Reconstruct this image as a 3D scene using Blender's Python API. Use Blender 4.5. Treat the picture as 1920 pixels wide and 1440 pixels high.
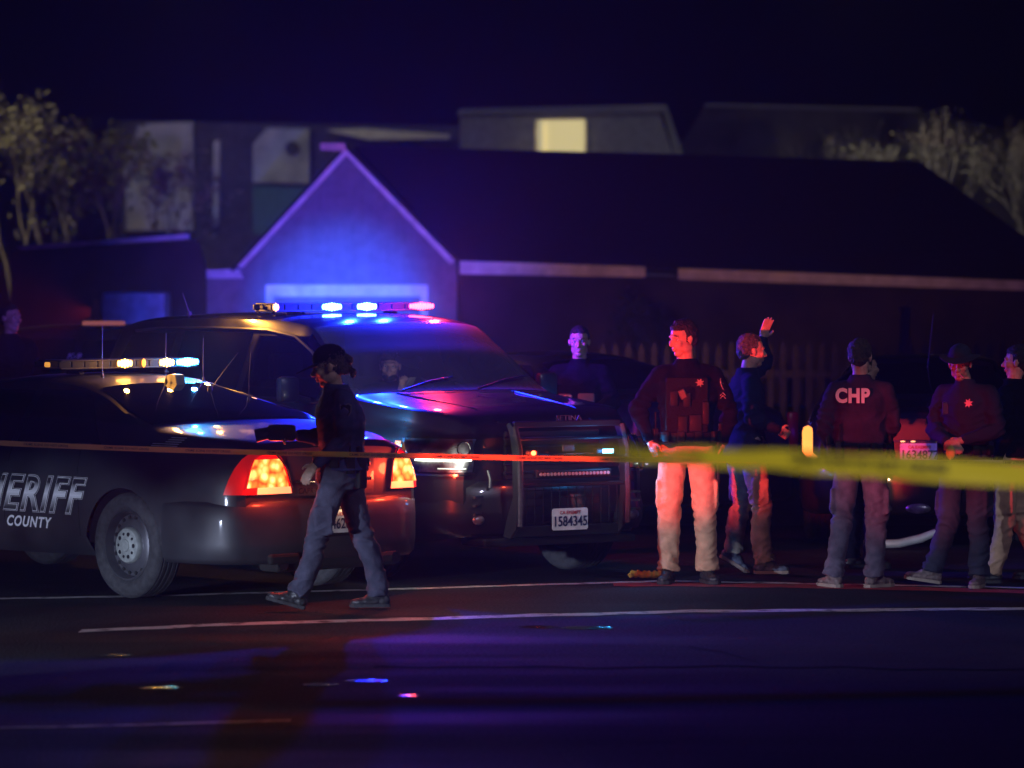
import bpy, bmesh, math, random
from mathutils import Vector, Matrix, noise as mnoise
R = math.radians
random.seed(7)
for _o in list(bpy.data.objects): bpy.data.objects.remove(_o)
scene = bpy.context.scene
COL = scene.collection
# ------------------------------------------------------------------ camera
FP = 8400.0          # focal length in pixels of a 1920 wide frame
HC = 2.3             # camera height
HY = 478.0           # horizon row
cam = bpy.data.cameras.new('camera')
cam.sensor_width = 36.0
cam.lens = FP / 1920.0 * 36.0
cam.shift_y = -(720.0 - HY) / 1920.0
cam.clip_start = 0.5; cam.clip_end = 600.0
cam.dof.use_dof = True
cam.dof.focus_distance = 30.8
cam.dof.aperture_fstop = 2.2
camo = bpy.data.objects.new('camera', cam); COL.objects.link(camo)
camo.location = (0, 0, HC); camo.rotation_euler = (R(90), 0, 0)
scene.camera = camo
# ------------------------------------------------------------------ world
world = bpy.data.worlds.new("World"); scene.world = world
world.use_nodes = True
wn = world.node_tree
bg = wn.nodes['Background']
sky = wn.nodes.new('ShaderNodeTexSky'); sky.sky_type = 'NISHITA'; sky.sun_disc = False
sky.sun_elevation = R(-7); sky.sun_rotation = R(200)
wn.links.new(sky.outputs[0], bg.inputs[0]); bg.inputs[1].default_value = 0.05
scene.view_settings.view_transform = 'Standard'; scene.view_settings.look = 'None'
scene.view_settings.gamma = 1.0; scene.view_settings.exposure = 0.0
cy = scene.cycles
cy.use_denoising = True
cy.max_bounces = 5; cy.volume_bounces = 0; cy.transparent_max_bounces = 10
cy.sample_clamp_indirect = 4.0; cy.caustics_reflective = False; cy.caustics_refractive = False
cy.volume_step_rate = 1.0

def P(x, y, Y):
    "the point at depth Y that the photograph shows at column x, row y"
    return Vector(((x - 960.0) / FP * Y, Y, HC - (y - HY) / FP * Y))
def GY(y): return FP * HC / (y - HY)      # depth of the ground at row y

# ------------------------------------------------------------------ lamps
def lamp(name, kind, loc, energy, color, radius=0.04, target=None, angle=60, blend=.4):
    l = bpy.data.lights.new(name, kind); l.energy = energy; l.color = color
    l.shadow_soft_size = radius
    o = bpy.data.objects.new(name, l); COL.objects.link(o); o.location = loc
    if kind == 'SPOT': l.spot_size = R(angle); l.spot_blend = blend
    if target is not None:
        o.rotation_euler = (Vector(target) - Vector(loc)).to_track_quat('-Z', 'Y').to_euler()
    return o
BLUE = (.012, .055, 1.0); RED = (1.0, .03, .05); AMBER = (1.0, .42, .06); CYAN = (.03, .35, 1.0); WHITE = (1.0, .93, .82)
h2 = R(-56); BLUE2 = (.004, .022, 1.0)
def _w(bx, by, rz, x, y, z): return (bx + x * math.cos(rz) - y * math.sin(rz), by + x * math.sin(rz) + y * math.cos(rz), z)
def TL(x, y, z): return _w(-1.922, 34.758, h2, x, y, z)
def CL(x, y, z): return _w(-1.924, 30.63, R(134), x, y, z)
# roof bar of the SUV
lamp('blue_lamp', 'POINT', TL(1.60, -.18, 2.04), 440, BLUE2, .03)
lamp('blue_lamp', 'POINT', TL(1.60, .13, 2.04), 440, BLUE2, .03)
lamp('red_lamp', 'POINT', TL(1.60, .60, 2.04), 80, RED, .03)
lamp('rear_blue_glow', 'SPOT', TL(.95, -.1, 1.95), 34000, (.015, .06, 1.), .03, target=P(620, 560, 62), angle=14, blend=1.)
lamp('rear_blue_glow', 'SPOT', TL(.95, -.1, 1.95), 120000, (.03, .13, 1.), .03, target=P(640, 585, 62), angle=6.2, blend=1.)  # narrow spot added so the gable mimics bloom round the bar
lamp('rear_red_lamp', 'SPOT', TL(.95, .3, 1.95), 3400, RED, .03, target=P(640, 360, 62), angle=14, blend=1.)
lamp('side_red_lamp', 'SPOT', TL(1.2, .75, 1.93), 4200, (1., .40, .20), .03, target=P(1150, 470, 62), angle=30, blend=1.)
lamp('amber_lamp', 'POINT', TL(.75, -.80, 1.96), 26, AMBER, .02)
# sedan bar
lamp('amber_lamp', 'POINT', CL(.90, .16, 1.58), 9, AMBER, .02)
lamp('amber_lamp', 'POINT', CL(.90, -.26, 1.58), 12, AMBER, .02)
lamp('blue_lamp', 'POINT', CL(.92, -.50, 1.58), 34, CYAN, .02)
# SUV nose
lamp('nose_blue_lamp', 'POINT', TL(4.29, .285, .93), 5, CYAN, .02)
lamp('nose_blue_lamp', 'SPOT', TL(4.27, .285, .93), 16, CYAN, .02, target=TL(6, .2, .6), angle=130, blend=.5)
lamp('nose_red_lamp', 'POINT', TL(4.29, -.345, .93), 3, (1, .08, .03), .02)
lamp('running_lamp', 'POINT', TL(4.04, -.86, .90), 5.0, (.9, 1, .85), .03)
lamp('tail_lamp', 'POINT', CL(-1.16, -.62, .85), 18, (1, .06, .02), .04)
lamp('tail_lamp', 'POINT', CL(-1.16, .62, .85), 13, (1, .06, .02), .04)
lamp('plate_lamp', 'POINT', CL(-1.17, 0, .64), .6, (1, .6, .3), .02)
lamp('driver_face_fill', 'SPOT', TL(1.95, .15, 1.30), 7, (.9, .8, 1), .04, target=TL(1.25, .38, 1.50), angle=50, blend=1.)  # unseen spot added to brighten the driver's face
lamp('vest_blue_fill', 'POINT', TL(2.5, 1.12, 1.10), 5, CYAN, .03)  # unseen lamp added to throw blue on the officer's vest
# low beams of a car standing off to the left: cut off below hip height
for tx, ty in ((-3.5, 29.6), (-.6, 30.4), (1.7, 31.5)):
    d_ = math.hypot(tx + 8.5, ty - 20)
    lamp('dipped_headlamp', 'SPOT', (-8.5, 20., .66), 2700, (.62, .71, 1.), .05, target=(tx, ty, .66 - d_ * math.tan(R(10.1))), angle=24, blend=.22)
# red and warm flashers of the same car, falling on the group at the right
lamp('red_flasher', 'SPOT', (-3.4, 19, 1.0), 18500, (1., .035, .025), .06, target=(1.08, 31.4, 1.16), angle=7.2, blend=.6)
lamp('red_flasher', 'SPOT', (-3.4, 19, 1.0), 6500, (1., .03, .06), .06, target=(3.0, 31.2, .95), angle=6.5, blend=.8)
lamp('warm_flasher', 'SPOT', (-2.0, 18.0, .8), 550, (1., .46, .26), .06, target=(1.35, 31.4, .28), angle=6.5, blend=.5)
lamp('man_red_fill', 'SPOT', (-4.05, 43.3, 1.75), 260, (1, .05, .03), .03, target=(-4.49, 40., 1.72), angle=22, blend=1.)  # unseen spot added to redden the far-left man's face
# street lamps out of frame, plus one added fill
lamp('street_or_fill_lamp', 'SPOT', (7.0, 21, 7.5), 850, (.72, .68, 1.), .15, target=(1.6, 30.5, 0), angle=62, blend=1.)
lamp('street_or_fill_lamp', 'SPOT', (4.6, 4.0, 5.5), 3200, (1., .92, .8), .15, target=(1.0, 12.6, 1.7), angle=22, blend=1.)  # fill spot added only to brighten the near barrier tape
lamp('street_or_fill_lamp', 'SPOT', (-12., 64, 6.5), 1800, (1., .84, .5), .15, target=(-7, 75, 3), angle=60, blend=1)
lamp('street_or_fill_lamp', 'SPOT', (-6.5, 84, 8.), 1300, (1., .97, .85), .15, target=(-5.8, 99, 4), angle=50, blend=1)
lamp('street_or_fill_lamp', 'SPOT', (1.5, 78, 8.5), 420, (.80, .84, 1.), .15, target=(-2, 99, 3), angle=90, blend=1)
lamp('street_or_fill_lamp', 'SPOT', (4.5, 68, 7.0), 900, (.95, .88, .72), .15, target=(8.2, 80, 4.2), angle=60, blend=1)


# ------------------------------------------------------------------ materials
MATS = {}
def mat(name, color, rough=.5, metal=0., coat=0., emit=None, estr=0., bump=0., bscale=30., noise=0., nscale=6., spec=.5, trans=0., coat_rough=.05, ncol=None, subs=0., sheen=0.):
    if name in MATS: return MATS[name]
    m = bpy.data.materials.new(name); m.use_nodes = True
    nt = m.node_tree; b = nt.nodes['Principled BSDF']
    b.inputs['Base Color'].default_value = (*color, 1)
    b.inputs['Roughness'].default_value = rough; b.inputs['Metallic'].default_value = metal
    b.inputs['Coat Weight'].default_value = coat; b.inputs['Coat Roughness'].default_value = coat_rough
    b.inputs['Specular IOR Level'].default_value = spec
    b.inputs['Transmission Weight'].default_value = trans
    if sheen: b.inputs['Sheen Weight'].default_value = sheen; b.inputs['Sheen Roughness'].default_value = .4
    if subs: b.inputs['Subsurface Weight'].default_value = subs; b.inputs['Subsurface Scale'].default_value = .02
    if emit: b.inputs['Emission Color'].default_value = (*emit, 1); b.inputs['Emission Strength'].default_value = estr
    tc = nt.nodes.new('ShaderNodeTexCoord')
    n = nt.nodes.new('ShaderNodeTexNoise'); n.inputs['Scale'].default_value = nscale; n.inputs['Detail'].default_value = 5
    nt.links.new(tc.outputs['Object'], n.inputs['Vector'])
    mx = nt.nodes.new('ShaderNodeMix'); mx.data_type = 'RGBA'
    k = noise if noise else .08
    c2 = ncol if ncol else tuple(min(1, c * (1 + 2 * k)) for c in color)
    mx.inputs[6].default_value = (*(tuple(c * (1 - k) for c in color)), 1); mx.inputs[7].default_value = (*c2, 1)
    rp = nt.nodes.new('ShaderNodeValToRGB'); rp.color_ramp.elements[0].position = .35; rp.color_ramp.elements[1].position = .68
    nt.links.new(n.outputs['Fac'], rp.inputs[0]); nt.links.new(rp.outputs[0], mx.inputs[0]); nt.links.new(mx.outputs[2], b.inputs['Base Color'])
    if bump:
        n2 = nt.nodes.new('ShaderNodeTexNoise'); n2.inputs['Scale'].default_value = bscale; n2.inputs['Detail'].default_value = 4
        nt.links.new(tc.outputs['Object'], n2.inputs['Vector'])
        bp = nt.nodes.new('ShaderNodeBump'); bp.inputs['Strength'].default_value = bump; bp.inputs['Distance'].default_value = .02
        nt.links.new(n2.outputs['Fac'], bp.inputs['Height']); nt.links.new(bp.outputs[0], b.inputs['Normal'])
    MATS[name] = m
    return m
def emis(name, color, strength):
    if name in MATS: return MATS[name]
    m = bpy.data.materials.new(name); m.use_nodes = True
    nt = m.node_tree; b = nt.nodes['Principled BSDF']
    b.inputs['Base Color'].default_value = (*[min(1, c) for c in color], 1); b.inputs['Roughness'].default_value = .3
    b.inputs['Emission Color'].default_value = (*color, 1); b.inputs['Emission Strength'].default_value = strength
    MATS[name] = m
    return m
def glassmat(name, tint, gloss=.08):
    if name in MATS: return MATS[name]
    m = bpy.data.materials.new(name); m.use_nodes = True; nt = m.node_tree
    nt.nodes.remove(nt.nodes['Principled BSDF'])
    out = nt.nodes['Material Output']; t = nt.nodes.new('ShaderNodeBsdfTransparent'); t.inputs[0].default_value = (*tint, 1)
    g = nt.nodes.new('ShaderNodeBsdfGlossy'); g.inputs['Roughness'].default_value = .03
    f = nt.nodes.new('ShaderNodeFresnel'); f.inputs[0].default_value = 1.5
    mx = nt.nodes.new('ShaderNodeMixShader')
    nt.links.new(f.outputs[0], mx.inputs[0]); nt.links.new(t.outputs[0], mx.inputs[1]); nt.links.new(g.outputs[0], mx.inputs[2])
    nt.links.new(mx.outputs[0], out.inputs[0]); MATS[name] = m
    return m

def glow_film_glass():
    "windscreen glass with an added pale film that catches the lamps above it"
    m = glassmat('glow_film_windscreen', (.5, .5, .54)); nt = m.node_tree; out = nt.nodes['Material Output']; src = out.inputs[0].links[0].from_socket
    d = nt.nodes.new('ShaderNodeBsdfDiffuse'); d.inputs[0].default_value = (.55, .55, .56, 1); mx = nt.nodes.new('ShaderNodeMixShader')  # diffuse film added so the screen glows like lens bloom
    tc = nt.nodes.new('ShaderNodeTexCoord'); n = nt.nodes.new('ShaderNodeTexNoise'); n.inputs['Scale'].default_value = 2.5; mr = nt.nodes.new('ShaderNodeMapRange'); mr.inputs[3].default_value = .12; mr.inputs[4].default_value = .32
    nt.links.new(tc.outputs['Object'], n.inputs['Vector']); nt.links.new(n.outputs['Fac'], mr.inputs[0]); nt.links.new(mr.outputs[0], mx.inputs[0])
    nt.links.new(src, mx.inputs[1]); nt.links.new(d.outputs[0], mx.inputs[2]); nt.links.new(mx.outputs[0], out.inputs[0]); return m
PAINT = mat('black_paint', (.012, .012, .015), rough=.32, coat=1., coat_rough=.04, noise=.2, nscale=3)
PAINT2 = mat('dusty_black_paint', (.022, .022, .026), rough=.5, coat=.4, coat_rough=.08, noise=.3, nscale=2.5, bump=.02, bscale=200)
PLAST = mat('black_plastic', (.010, .010, .011), rough=.5, spec=.3)
DARK = mat('wheel_well_black', (.006, .006, .006), rough=.9)
CHROME = mat('chrome', (.6, .6, .62), rough=.18, metal=1)
STEEL = mat('painted_steel', (.055, .055, .062), rough=.45, metal=.3, noise=.2)
HUB = mat('hub_cap', (.42, .45, .42), rough=.4, metal=.5, noise=.15, nscale=20)
RUBBER = mat('tyre_rubber', (.03, .03, .033), rough=.85, noise=.25, nscale=30, bump=.2, bscale=60)
GLASS = glassmat('car_glass', (.5, .5, .54))
DGLASS = mat('dark_glass', (.004, .004, .006), rough=.04, coat=1, coat_rough=.02)
CLEAR = glassmat('clear_lens', (.85, .85, .85))
SEAT = mat('seat_fabric', (.02, .02, .022), rough=.9)
PLATE = mat('plate_white', (.62, .6, .52), rough=.5, noise=.1, nscale=15)
INK = mat('plate_ink', (.01, .015, .05), rough=.6)
REDINK = mat('red_ink', (.4, .04, .03), rough=.6)
DECAL = mat('decal_silver', (.70, .70, .72), rough=.4, noise=.1)
DECALD = mat('decal_dark', (.01, .01, .012), rough=.4)
REDLENS = mat('red_lens', (.25, .01, .01), rough=.15, coat=1)

# ------------------------------------------------------------------ object helpers
def tag(o, label=None, cat=None, group=None, kind=None):
    if label: o['label'] = label
    if cat: o['category'] = cat
    if group: o['group'] = group
    if kind: o['kind'] = kind
    return o
def empty(name, loc=(0, 0, 0), rz=0.):
    o = bpy.data.objects.new(name, None); COL.objects.link(o); o.location = loc; o.rotation_euler = (0, 0, rz); o.empty_display_size = .2
    return o
def meshobj(name, verts, faces, m, parent=None, smooth=False):
    me = bpy.data.meshes.new(name); me.from_pydata([tuple(v) for v in verts], [], faces)
    if smooth:
        for p in me.polygons: p.use_smooth = True
    me.materials.append(m) if m else None; me.update()
    o = bpy.data.objects.new(name, me); COL.objects.link(o)
    if parent is not None: o.parent = parent
    return o
class MB:
    def __init__(s): s.v = []; s.f = []
    def add(s, vs, fs):
        n = len(s.v); s.v += [Vector(v) for v in vs]; s.f += [tuple(i + n for i in f) for f in fs]; return s
    def box(s, c, d, rot=None, bev=0.):
        bm = bmesh.new(); bmesh.ops.create_cube(bm, size=1)
        bmesh.ops.scale(bm, vec=Vector(d), verts=bm.verts)
        if bev: bmesh.ops.bevel(bm, geom=bm.edges[:], offset=min(bev, min(d) * .45), segments=2, profile=.5, affect='EDGES')
        M = Matrix.Translation(Vector(c)) @ (rot.to_4x4() if rot is not None else Matrix.Identity(4))
        s.add([M @ v.co for v in bm.verts], [[v.index for v in f.verts] for f in bm.faces]); bm.free(); return s
    def tube(s, pts, r, n=8, cap=True, squash=None):
        pts = [Vector(p) for p in pts]; rs = r if isinstance(r, (list, tuple)) else [r] * len(pts)
        base = len(s.v); up = None
        for i, p in enumerate(pts):
            d = (pts[min(i + 1, len(pts) - 1)] - pts[max(i - 1, 0)]).normalized()
            if up is None: up = Vector((0, 0, 1)) if abs(d.z) < .9 else Vector((0, 1, 0))
            a = d.cross(up).normalized(); b = a.cross(d).normalized(); up = b
            for k in range(n):
                t = 2 * math.pi * k / n
                ra, rb = (rs[i], rs[i]) if squash is None else (rs[i], rs[i] * squash)
                s.v.append(p + a * math.cos(t) * ra + b * math.sin(t) * rb)
        for i in range(len(pts) - 1):
            for k in range(n):
                a0 = base + i * n + k; a1 = base + i * n + (k + 1) % n
                s.f.append((a0, a1, a1 + n, a0 + n))
        if cap:
            s.f.append(tuple(base + k for k in reversed(range(n)))); e = base + (len(pts) - 1) * n
            s.f.append(tuple(e + k for k in range(n)))
        return s
    def cyl(s, c, axis, r, h, n=24, r2=None):
        a = Vector(axis).normalized(); c = Vector(c)
        return s.tube([c - a * h / 2, c + a * h / 2], [r, r if r2 is None else r2], n)
    def ball(s, c, r, n=12, M=None):
        c = Vector(c); r = Vector(r) if not isinstance(r, (int, float)) else Vector((r, r, r))
        base = len(s.v); m = n // 2 + 1
        M = M if M is not None else Matrix.Identity(3)
        for i in range(m + 1):
            ph = math.pi * i / m
            for k in range(n):
                t = 2 * math.pi * k / n
                s.v.append(c + M @ Vector((r.x * math.sin(ph) * math.cos(t), r.y * math.sin(ph) * math.sin(t), r.z * math.cos(ph))))
        for i in range(m):
            for k in range(n):
                s.f.append((base + i * n + k, base + (i + 1) * n + k, base + (i + 1) * n + (k + 1) % n, base + i * n + (k + 1) % n))
        return s
    def prism(s, poly, a, b, axis='y'):
        "polygon in the plane normal to axis, from a to b"
        n = len(poly)
        def mk(u, v, t): return {'y': (u, t, v), 'x': (t, u, v), 'z': (u, v, t)}[axis]
        vs = [mk(u, v, a) for u, v in poly] + [mk(u, v, b) for u, v in poly]
        fs = [tuple(range(n)), tuple(range(2 * n - 1, n - 1, -1))] + [(i, (i + 1) % n, n + (i + 1) % n, n + i) for i in range(n)]
        return s.add(vs, fs)
    def build(s, name, m, parent=None, smooth=False, bev=0.):
        o = meshobj(name, s.v, s.f, m, parent)
        bm = bmesh.new(); bm.from_mesh(o.data); bmesh.ops.remove_doubles(bm, verts=bm.verts, dist=1e-5)
        bmesh.ops.recalc_face_normals(bm, faces=bm.faces); bm.to_mesh(o.data); bm.free()
        if smooth:
            for p in o.data.polygons: p.use_smooth = True
            if smooth != 'all':
                try: o.data.set_sharp_from_angle(angle=R(40))
                except Exception: pass
        return o
def textmesh(txt, size, offset=0., extrude=.001, shear=0., spacing=1.):
    cu = bpy.data.curves.new('txt', 'FONT'); cu.body = txt; cu.size = size; cu.offset = offset; cu.extrude = extrude
    cu.shear = shear; cu.space_character = spacing; cu.align_x = 'CENTER'; cu.align_y = 'CENTER'; cu.resolution_u = 4
    o = bpy.data.objects.new('txt', cu); COL.objects.link(o)
    dg = bpy.context.evaluated_depsgraph_get(); me = bpy.data.meshes.new_from_object(o.evaluated_get(dg))
    vs = [v.co.copy() for v in me.vertices]; fs = [tuple(p.vertices) for p in me.polygons]
    bpy.data.objects.remove(o); bpy.data.curves.remove(cu); bpy.data.meshes.remove(me)
    return vs, fs
def text(name, txt, size, m, parent, c, u, v, offset=0., extrude=.001, shear=0., sx=1., spacing=1.):
    "flat lettering centred on c, running along u with its top along v"
    vs, fs = textmesh(txt, size, offset, extrude, shear, spacing)
    c = Vector(c); u = Vector(u).normalized(); v = Vector(v).normalized(); w = u.cross(v)
    return meshobj(name, [c + u * p.x * sx + v * p.y + w * p.z for p in vs], fs, m, parent)
def remesh(o, voxel, smooth=2, disp=None):
    md = o.modifiers.new('r', 'REMESH'); md.mode = 'VOXEL'; md.voxel_size = voxel
    if smooth:
        ms = o.modifiers.new('s', 'SMOOTH'); ms.iterations = smooth; ms.factor = .5
    dg = bpy.context.evaluated_depsgraph_get(); dg.update()
    me = bpy.data.meshes.new_from_object(o.evaluated_get(dg)); old = o.data
    mt = old.materials[0]; o.modifiers.clear(); o.data = me; me.materials.clear(); me.materials.append(mt)
    bpy.data.meshes.remove(old)
    if disp:
        nrm = [v.normal.copy() for v in me.vertices]
        for v, n in zip(me.vertices, nrm): v.co = disp(v.co.copy(), n)
    for p in me.polygons: p.use_smooth = True
    me.update()
    return o
# ------------------------------------------------------------------ vehicles
def pchip(tab):
    xs = [t[0] for t in tab]; ys = [t[1] for t in tab]; n = len(xs)
    h = [xs[i + 1] - xs[i] for i in range(n - 1)]; d = [(ys[i + 1] - ys[i]) / h[i] for i in range(n - 1)]
    m = [d[0]] + [0 if d[i - 1] * d[i] <= 0 else 2 * d[i - 1] * d[i] / (d[i - 1] + d[i]) for i in range(1, n - 1)] + [d[-1]]
    def f(x):
        if x <= xs[0]: return ys[0]
        if x >= xs[-1]: return ys[-1]
        i = max(k for k in range(n - 1) if xs[k] <= x); t = (x - xs[i]) / h[i]
        return ((2*t**3-3*t*t+1)*ys[i] + (t**3-2*t*t+t)*h[i]*m[i] + (-2*t**3+3*t*t)*ys[i+1] + (t**3-t*t)*h[i]*m[i+1])
    return f
NS, NG, NR = 7, 5, 7
class Body:
    def __init__(s, bot, wmax, belt, wbelt, roof, railw, raild, axles, ra, crown=.5):
        s.x0, s.x1 = roof[0][0], roof[-1][0]
        s.bot, s.wmax, s.belt, s.wbelt, s.roof, s.railw, s.raild = [pchip(t) for t in (bot, wmax, belt, wbelt, roof, railw, raild)]
        s.axles, s.ra, s.crown = axles, ra, crown
    def zb(s, x):
        z = s.bot(x)
        for ax, az in s.axles:
            d = abs(x - ax)
            if d < s.ra: z = max(z, az + math.sqrt(s.ra ** 2 - d * d))
        return z
    def sec(s, x):
        zb, w, zt, wt = s.zb(x), s.wmax(x), s.belt(x), s.wbelt(x)
        zr = s.roof(x); rw = min(s.railw(x), wt - .005); rz = max(zr - s.raild(x), zt + .008)
        zl = s.bot(x); pts = []
        for i in range(NS + 1):
            z = zb + (zt - zb) * i / NS; f = (z - zl) / max(zt - zl, .01)
            y = w * (1 - .10 * max(0, (.22 - f) / .22) ** 2) if f < .62 else w + (wt - w) * ((f - .62) / .38) ** 1.7
            pts.append((y, z))
        for i in range(1, NG + 1):
            t = i / NG; pts.append((wt + (rw - wt) * t, zt + (rz - zt) * (t + .10 * t * (1 - t))))
        zr = max(zr, rz + .004)
        for i in range(1, NR + 1):
            t = i / NR * math.pi / 2
            a, b = math.cos(t), math.sin(t)
            pts.append((rw * (a ** .8 if a > 1e-6 else 0), rz + (zr - rz) * (b ** .8)))
        return pts
    def side_y(s, x, z):
        p = s.sec(x)[:NS + NG + 1]
        for (y0, z0), (y1, z1) in zip(p, p[1:]):
            if z0 <= z <= z1: return y0 + (y1 - y0) * (z - z0) / max(z1 - z0, 1e-6)
        return p[-1][0] if z > p[-1][1] else p[0][0]
    def top_z(s, x, y):
        p = s.sec(x)[NS + NG:]; y = abs(y)
        for (y0, z0), (y1, z1) in zip(p, p[1:]):
            if y1 <= y <= y0: return z0 + (z1 - z0) * (y0 - y) / max(y0 - y1, 1e-6)
        return p[0][1]
    def build(s, parent, m, name='body', holes=(), topholes=()):
        xs = set()
        n = int((s.x1 - s.x0) / .035)
        for i in range(n + 1): xs.add(round(s.x0 + (s.x1 - s.x0) * i / n, 4))
        for ax, az in s.axles:
            for k in range(0, 25):
                xs.add(round(ax - s.ra * math.cos(math.pi * k / 24), 4))
            xs.add(round(ax - s.ra - .002, 4)); xs.add(round(ax + s.ra + .002, 4))
        for e in (.01, .03, .06): xs.add(round(s.x0 + e, 4)); xs.add(round(s.x1 - e, 4))
        xs = sorted(x for x in xs if s.x0 <= x <= s.x1)
        K = NS + NG + NR + 1; vs = []; fs = []
        secs = [s.sec(x) for x in xs]
        idx = {}
        for i, x in enumerate(xs):
            for k in range(K):
                y, z = secs[i][k]
                if k == K - 1:
                    vs.append((x, 0, z)); idx[i, k, 1] = idx[i, k, -1] = len(vs) - 1
                else:
                    vs.append((x, y, z)); idx[i, k, 1] = len(vs) - 1; vs.append((x, -y, z)); idx[i, k, -1] = len(vs) - 1
        def inhole(x, z, band):
            return any(h(x, z) for h in holes) if band else False
        for i in range(len(xs) - 1):
            for k in range(K - 1):
                xc = (xs[i] + xs[i + 1]) / 2; zc = sum(secs[a][b][1] for a in (i, i + 1) for b in (k, k + 1)) / 4
                if inhole(xc, zc, NS <= k < NS + NG): continue
                yc = sum(secs[a][b][0] for a in (i, i + 1) for b in (k, k + 1)) / 4
                if k >= NS + NG and any(h(xc, yc) for h in topholes): continue
                for sd in (1, -1):
                    q = [idx[i, k, sd], idx[i + 1, k, sd], idx[i + 1, k + 1, sd], idx[i, k + 1, sd]]
                    q = list(dict.fromkeys(q)); fs.append(q if sd == -1 else q[::-1])
        for i in (0, len(xs) - 1):
            for k in range(K - 1):
                q = [idx[i, k, 1], idx[i, k, -1], idx[i, k + 1, -1], idx[i, k + 1, 1]]
                q = list(dict.fromkeys(q)); fs.append(q if i else q[::-1])
        o = meshobj(name, vs, fs, m, parent, smooth=True)
        try: o.data.set_sharp_from_angle(angle=R(35))
        except Exception: pass
        ub = MB()
        for i in range(len(xs) - 1):
            a, b = xs[i], xs[i + 1]; zt = .62
            ub.add([(a, .66, s.bot(a) + .02), (a, -.66, s.bot(a) + .02), (b, -.66, s.bot(b) + .02), (b, .66, s.bot(b) + .02)], [(0, 1, 2, 3)])
            if not any(abs((a + b) / 2 - ax) < s.ra for ax, _ in s.axles):
                for sd in (1, -1):
                    ya, yb = sd * secs[i][0][0], sd * secs[i + 1][0][0]
                    ub.add([(a, sd * .66, s.bot(a) + .02), (b, sd * .66, s.bot(b) + .02), (b, yb, s.bot(b) + .001), (a, ya, s.bot(a) + .001)], [(0, 1, 2, 3)])
        for ax, az in s.axles:           # wheel wells
            for sd in (1, -1):
                for k in range(16):
                    t0, t1 = math.pi * k / 16, math.pi * (k + 1) / 16; r = s.ra + .004
                    p0 = (ax + r * math.cos(t0), az + r * math.sin(t0)); p1 = (ax + r * math.cos(t1), az + r * math.sin(t1))
                    yo = s.side_y(ax, az + r + .03) - .03
                    ub.add([(p0[0], sd * .62, p0[1]), (p1[0], sd * .62, p1[1]), (p1[0], sd * yo, p1[1]), (p0[0], sd * yo, p0[1])], [(0, 1, 2, 3)])
                    ub.add([(p0[0], sd * .63, p0[1]), (p1[0], sd * .63, p1[1]), (ax, sd * .63, az)], [(0, 1, 2)])
        meshobj('underbody', ub.v, ub.f, DARK, parent)
        return o
    def side_patch(s, name, xlo, xhi, zlo, zhi, m, parent, sd=1, nx=24, nz=7, off=.004, th=.0):
        "a pane on the flank: x from xlo(z) to xhi(z)"
        vs = []; fs = []
        for j in range(nz + 1):
            z = zlo + (zhi - zlo) * j / nz; a, b = xlo(z), xhi(z)
            for i in range(nx + 1):
                x = a + (b - a) * i / nx; vs.append((x, sd * (s.side_y(x, min(z, s.sec(x)[NS + NG][1])) + off), z))
        for j in range(nz):
            for i in range(nx):
                q = (j * (nx + 1) + i, j * (nx + 1) + i + 1, (j + 1) * (nx + 1) + i + 1, (j + 1) * (nx + 1) + i)
                fs.append(q if sd == -1 else q[::-1])
        return meshobj(name, vs, fs, m, parent, smooth=True)
    def top_patch(s, name, xa, xb, hw, m, parent, off=.004, nx=14, ny=14):
        "windscreen: x from xa to xb, half width hw(x)"
        vs = []; fs = []
        for i in range(nx + 1):
            x = xa + (xb - xa) * i / nx; w = hw(x)
            for j in range(ny + 1):
                y = -w + 2 * w * j / ny; vs.append((x, y, s.top_z(x, y) + off))
        for i in range(nx):
            for j in range(ny):
                fs.append((i * (ny + 1) + j, (i + 1) * (ny + 1) + j, (i + 1) * (ny + 1) + j + 1, i * (ny + 1) + j + 1))
        return meshobj(name, vs, fs, m, parent, smooth=True)
    def decal(s, name, txt, size, x, z, m, parent, sd=1, offset=0., shear=0., sx=1., off=.004, spacing=1.):
        vs, fs = textmesh(txt, size, offset, 0, shear, spacing)
        tm = bpy.data.meshes.new('t'); tm.from_pydata([tuple(v) for v in vs], [], fs); bm = bmesh.new(); bm.from_mesh(tm); bpy.data.meshes.remove(tm)
        bmesh.ops.remove_doubles(bm, verts=bm.verts, dist=1e-5); bmesh.ops.triangulate(bm, faces=bm.faces)
        for _ in range(4):
            le = [e for e in bm.edges if e.calc_length() > .035]
            if not le: break
            bmesh.ops.subdivide_edges(bm, edges=le, cuts=1); bmesh.ops.triangulate(bm, faces=bm.faces)
        bm.verts.index_update(); vs = [v.co.copy() for v in bm.verts]; fs = [tuple(v.index for v in f.verts) for f in bm.faces]; bm.free()
        u = -1 if sd == 1 else 1
        out = []
        for p in vs:
            X = x + u * p.x * sx; Z = z + p.y; out.append((X, sd * (s.side_y(X, Z) + off), Z))
        return meshobj(name, out, fs, m, parent)
def lathe(prof, n=48):
    mb = MB(); vs = []; fs = []; k = len(prof)
    for i in range(n):
        t = 2 * math.pi * i / n
        for r, y in prof: vs.append((r * math.cos(t), y, r * math.sin(t)))
    for i in range(n):
        for j in range(k - 1):
            fs.append((i * k + j, i * k + j + 1, ((i + 1) % n) * k + j + 1, ((i + 1) % n) * k + j))
    return mb.add(vs, fs)
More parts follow.
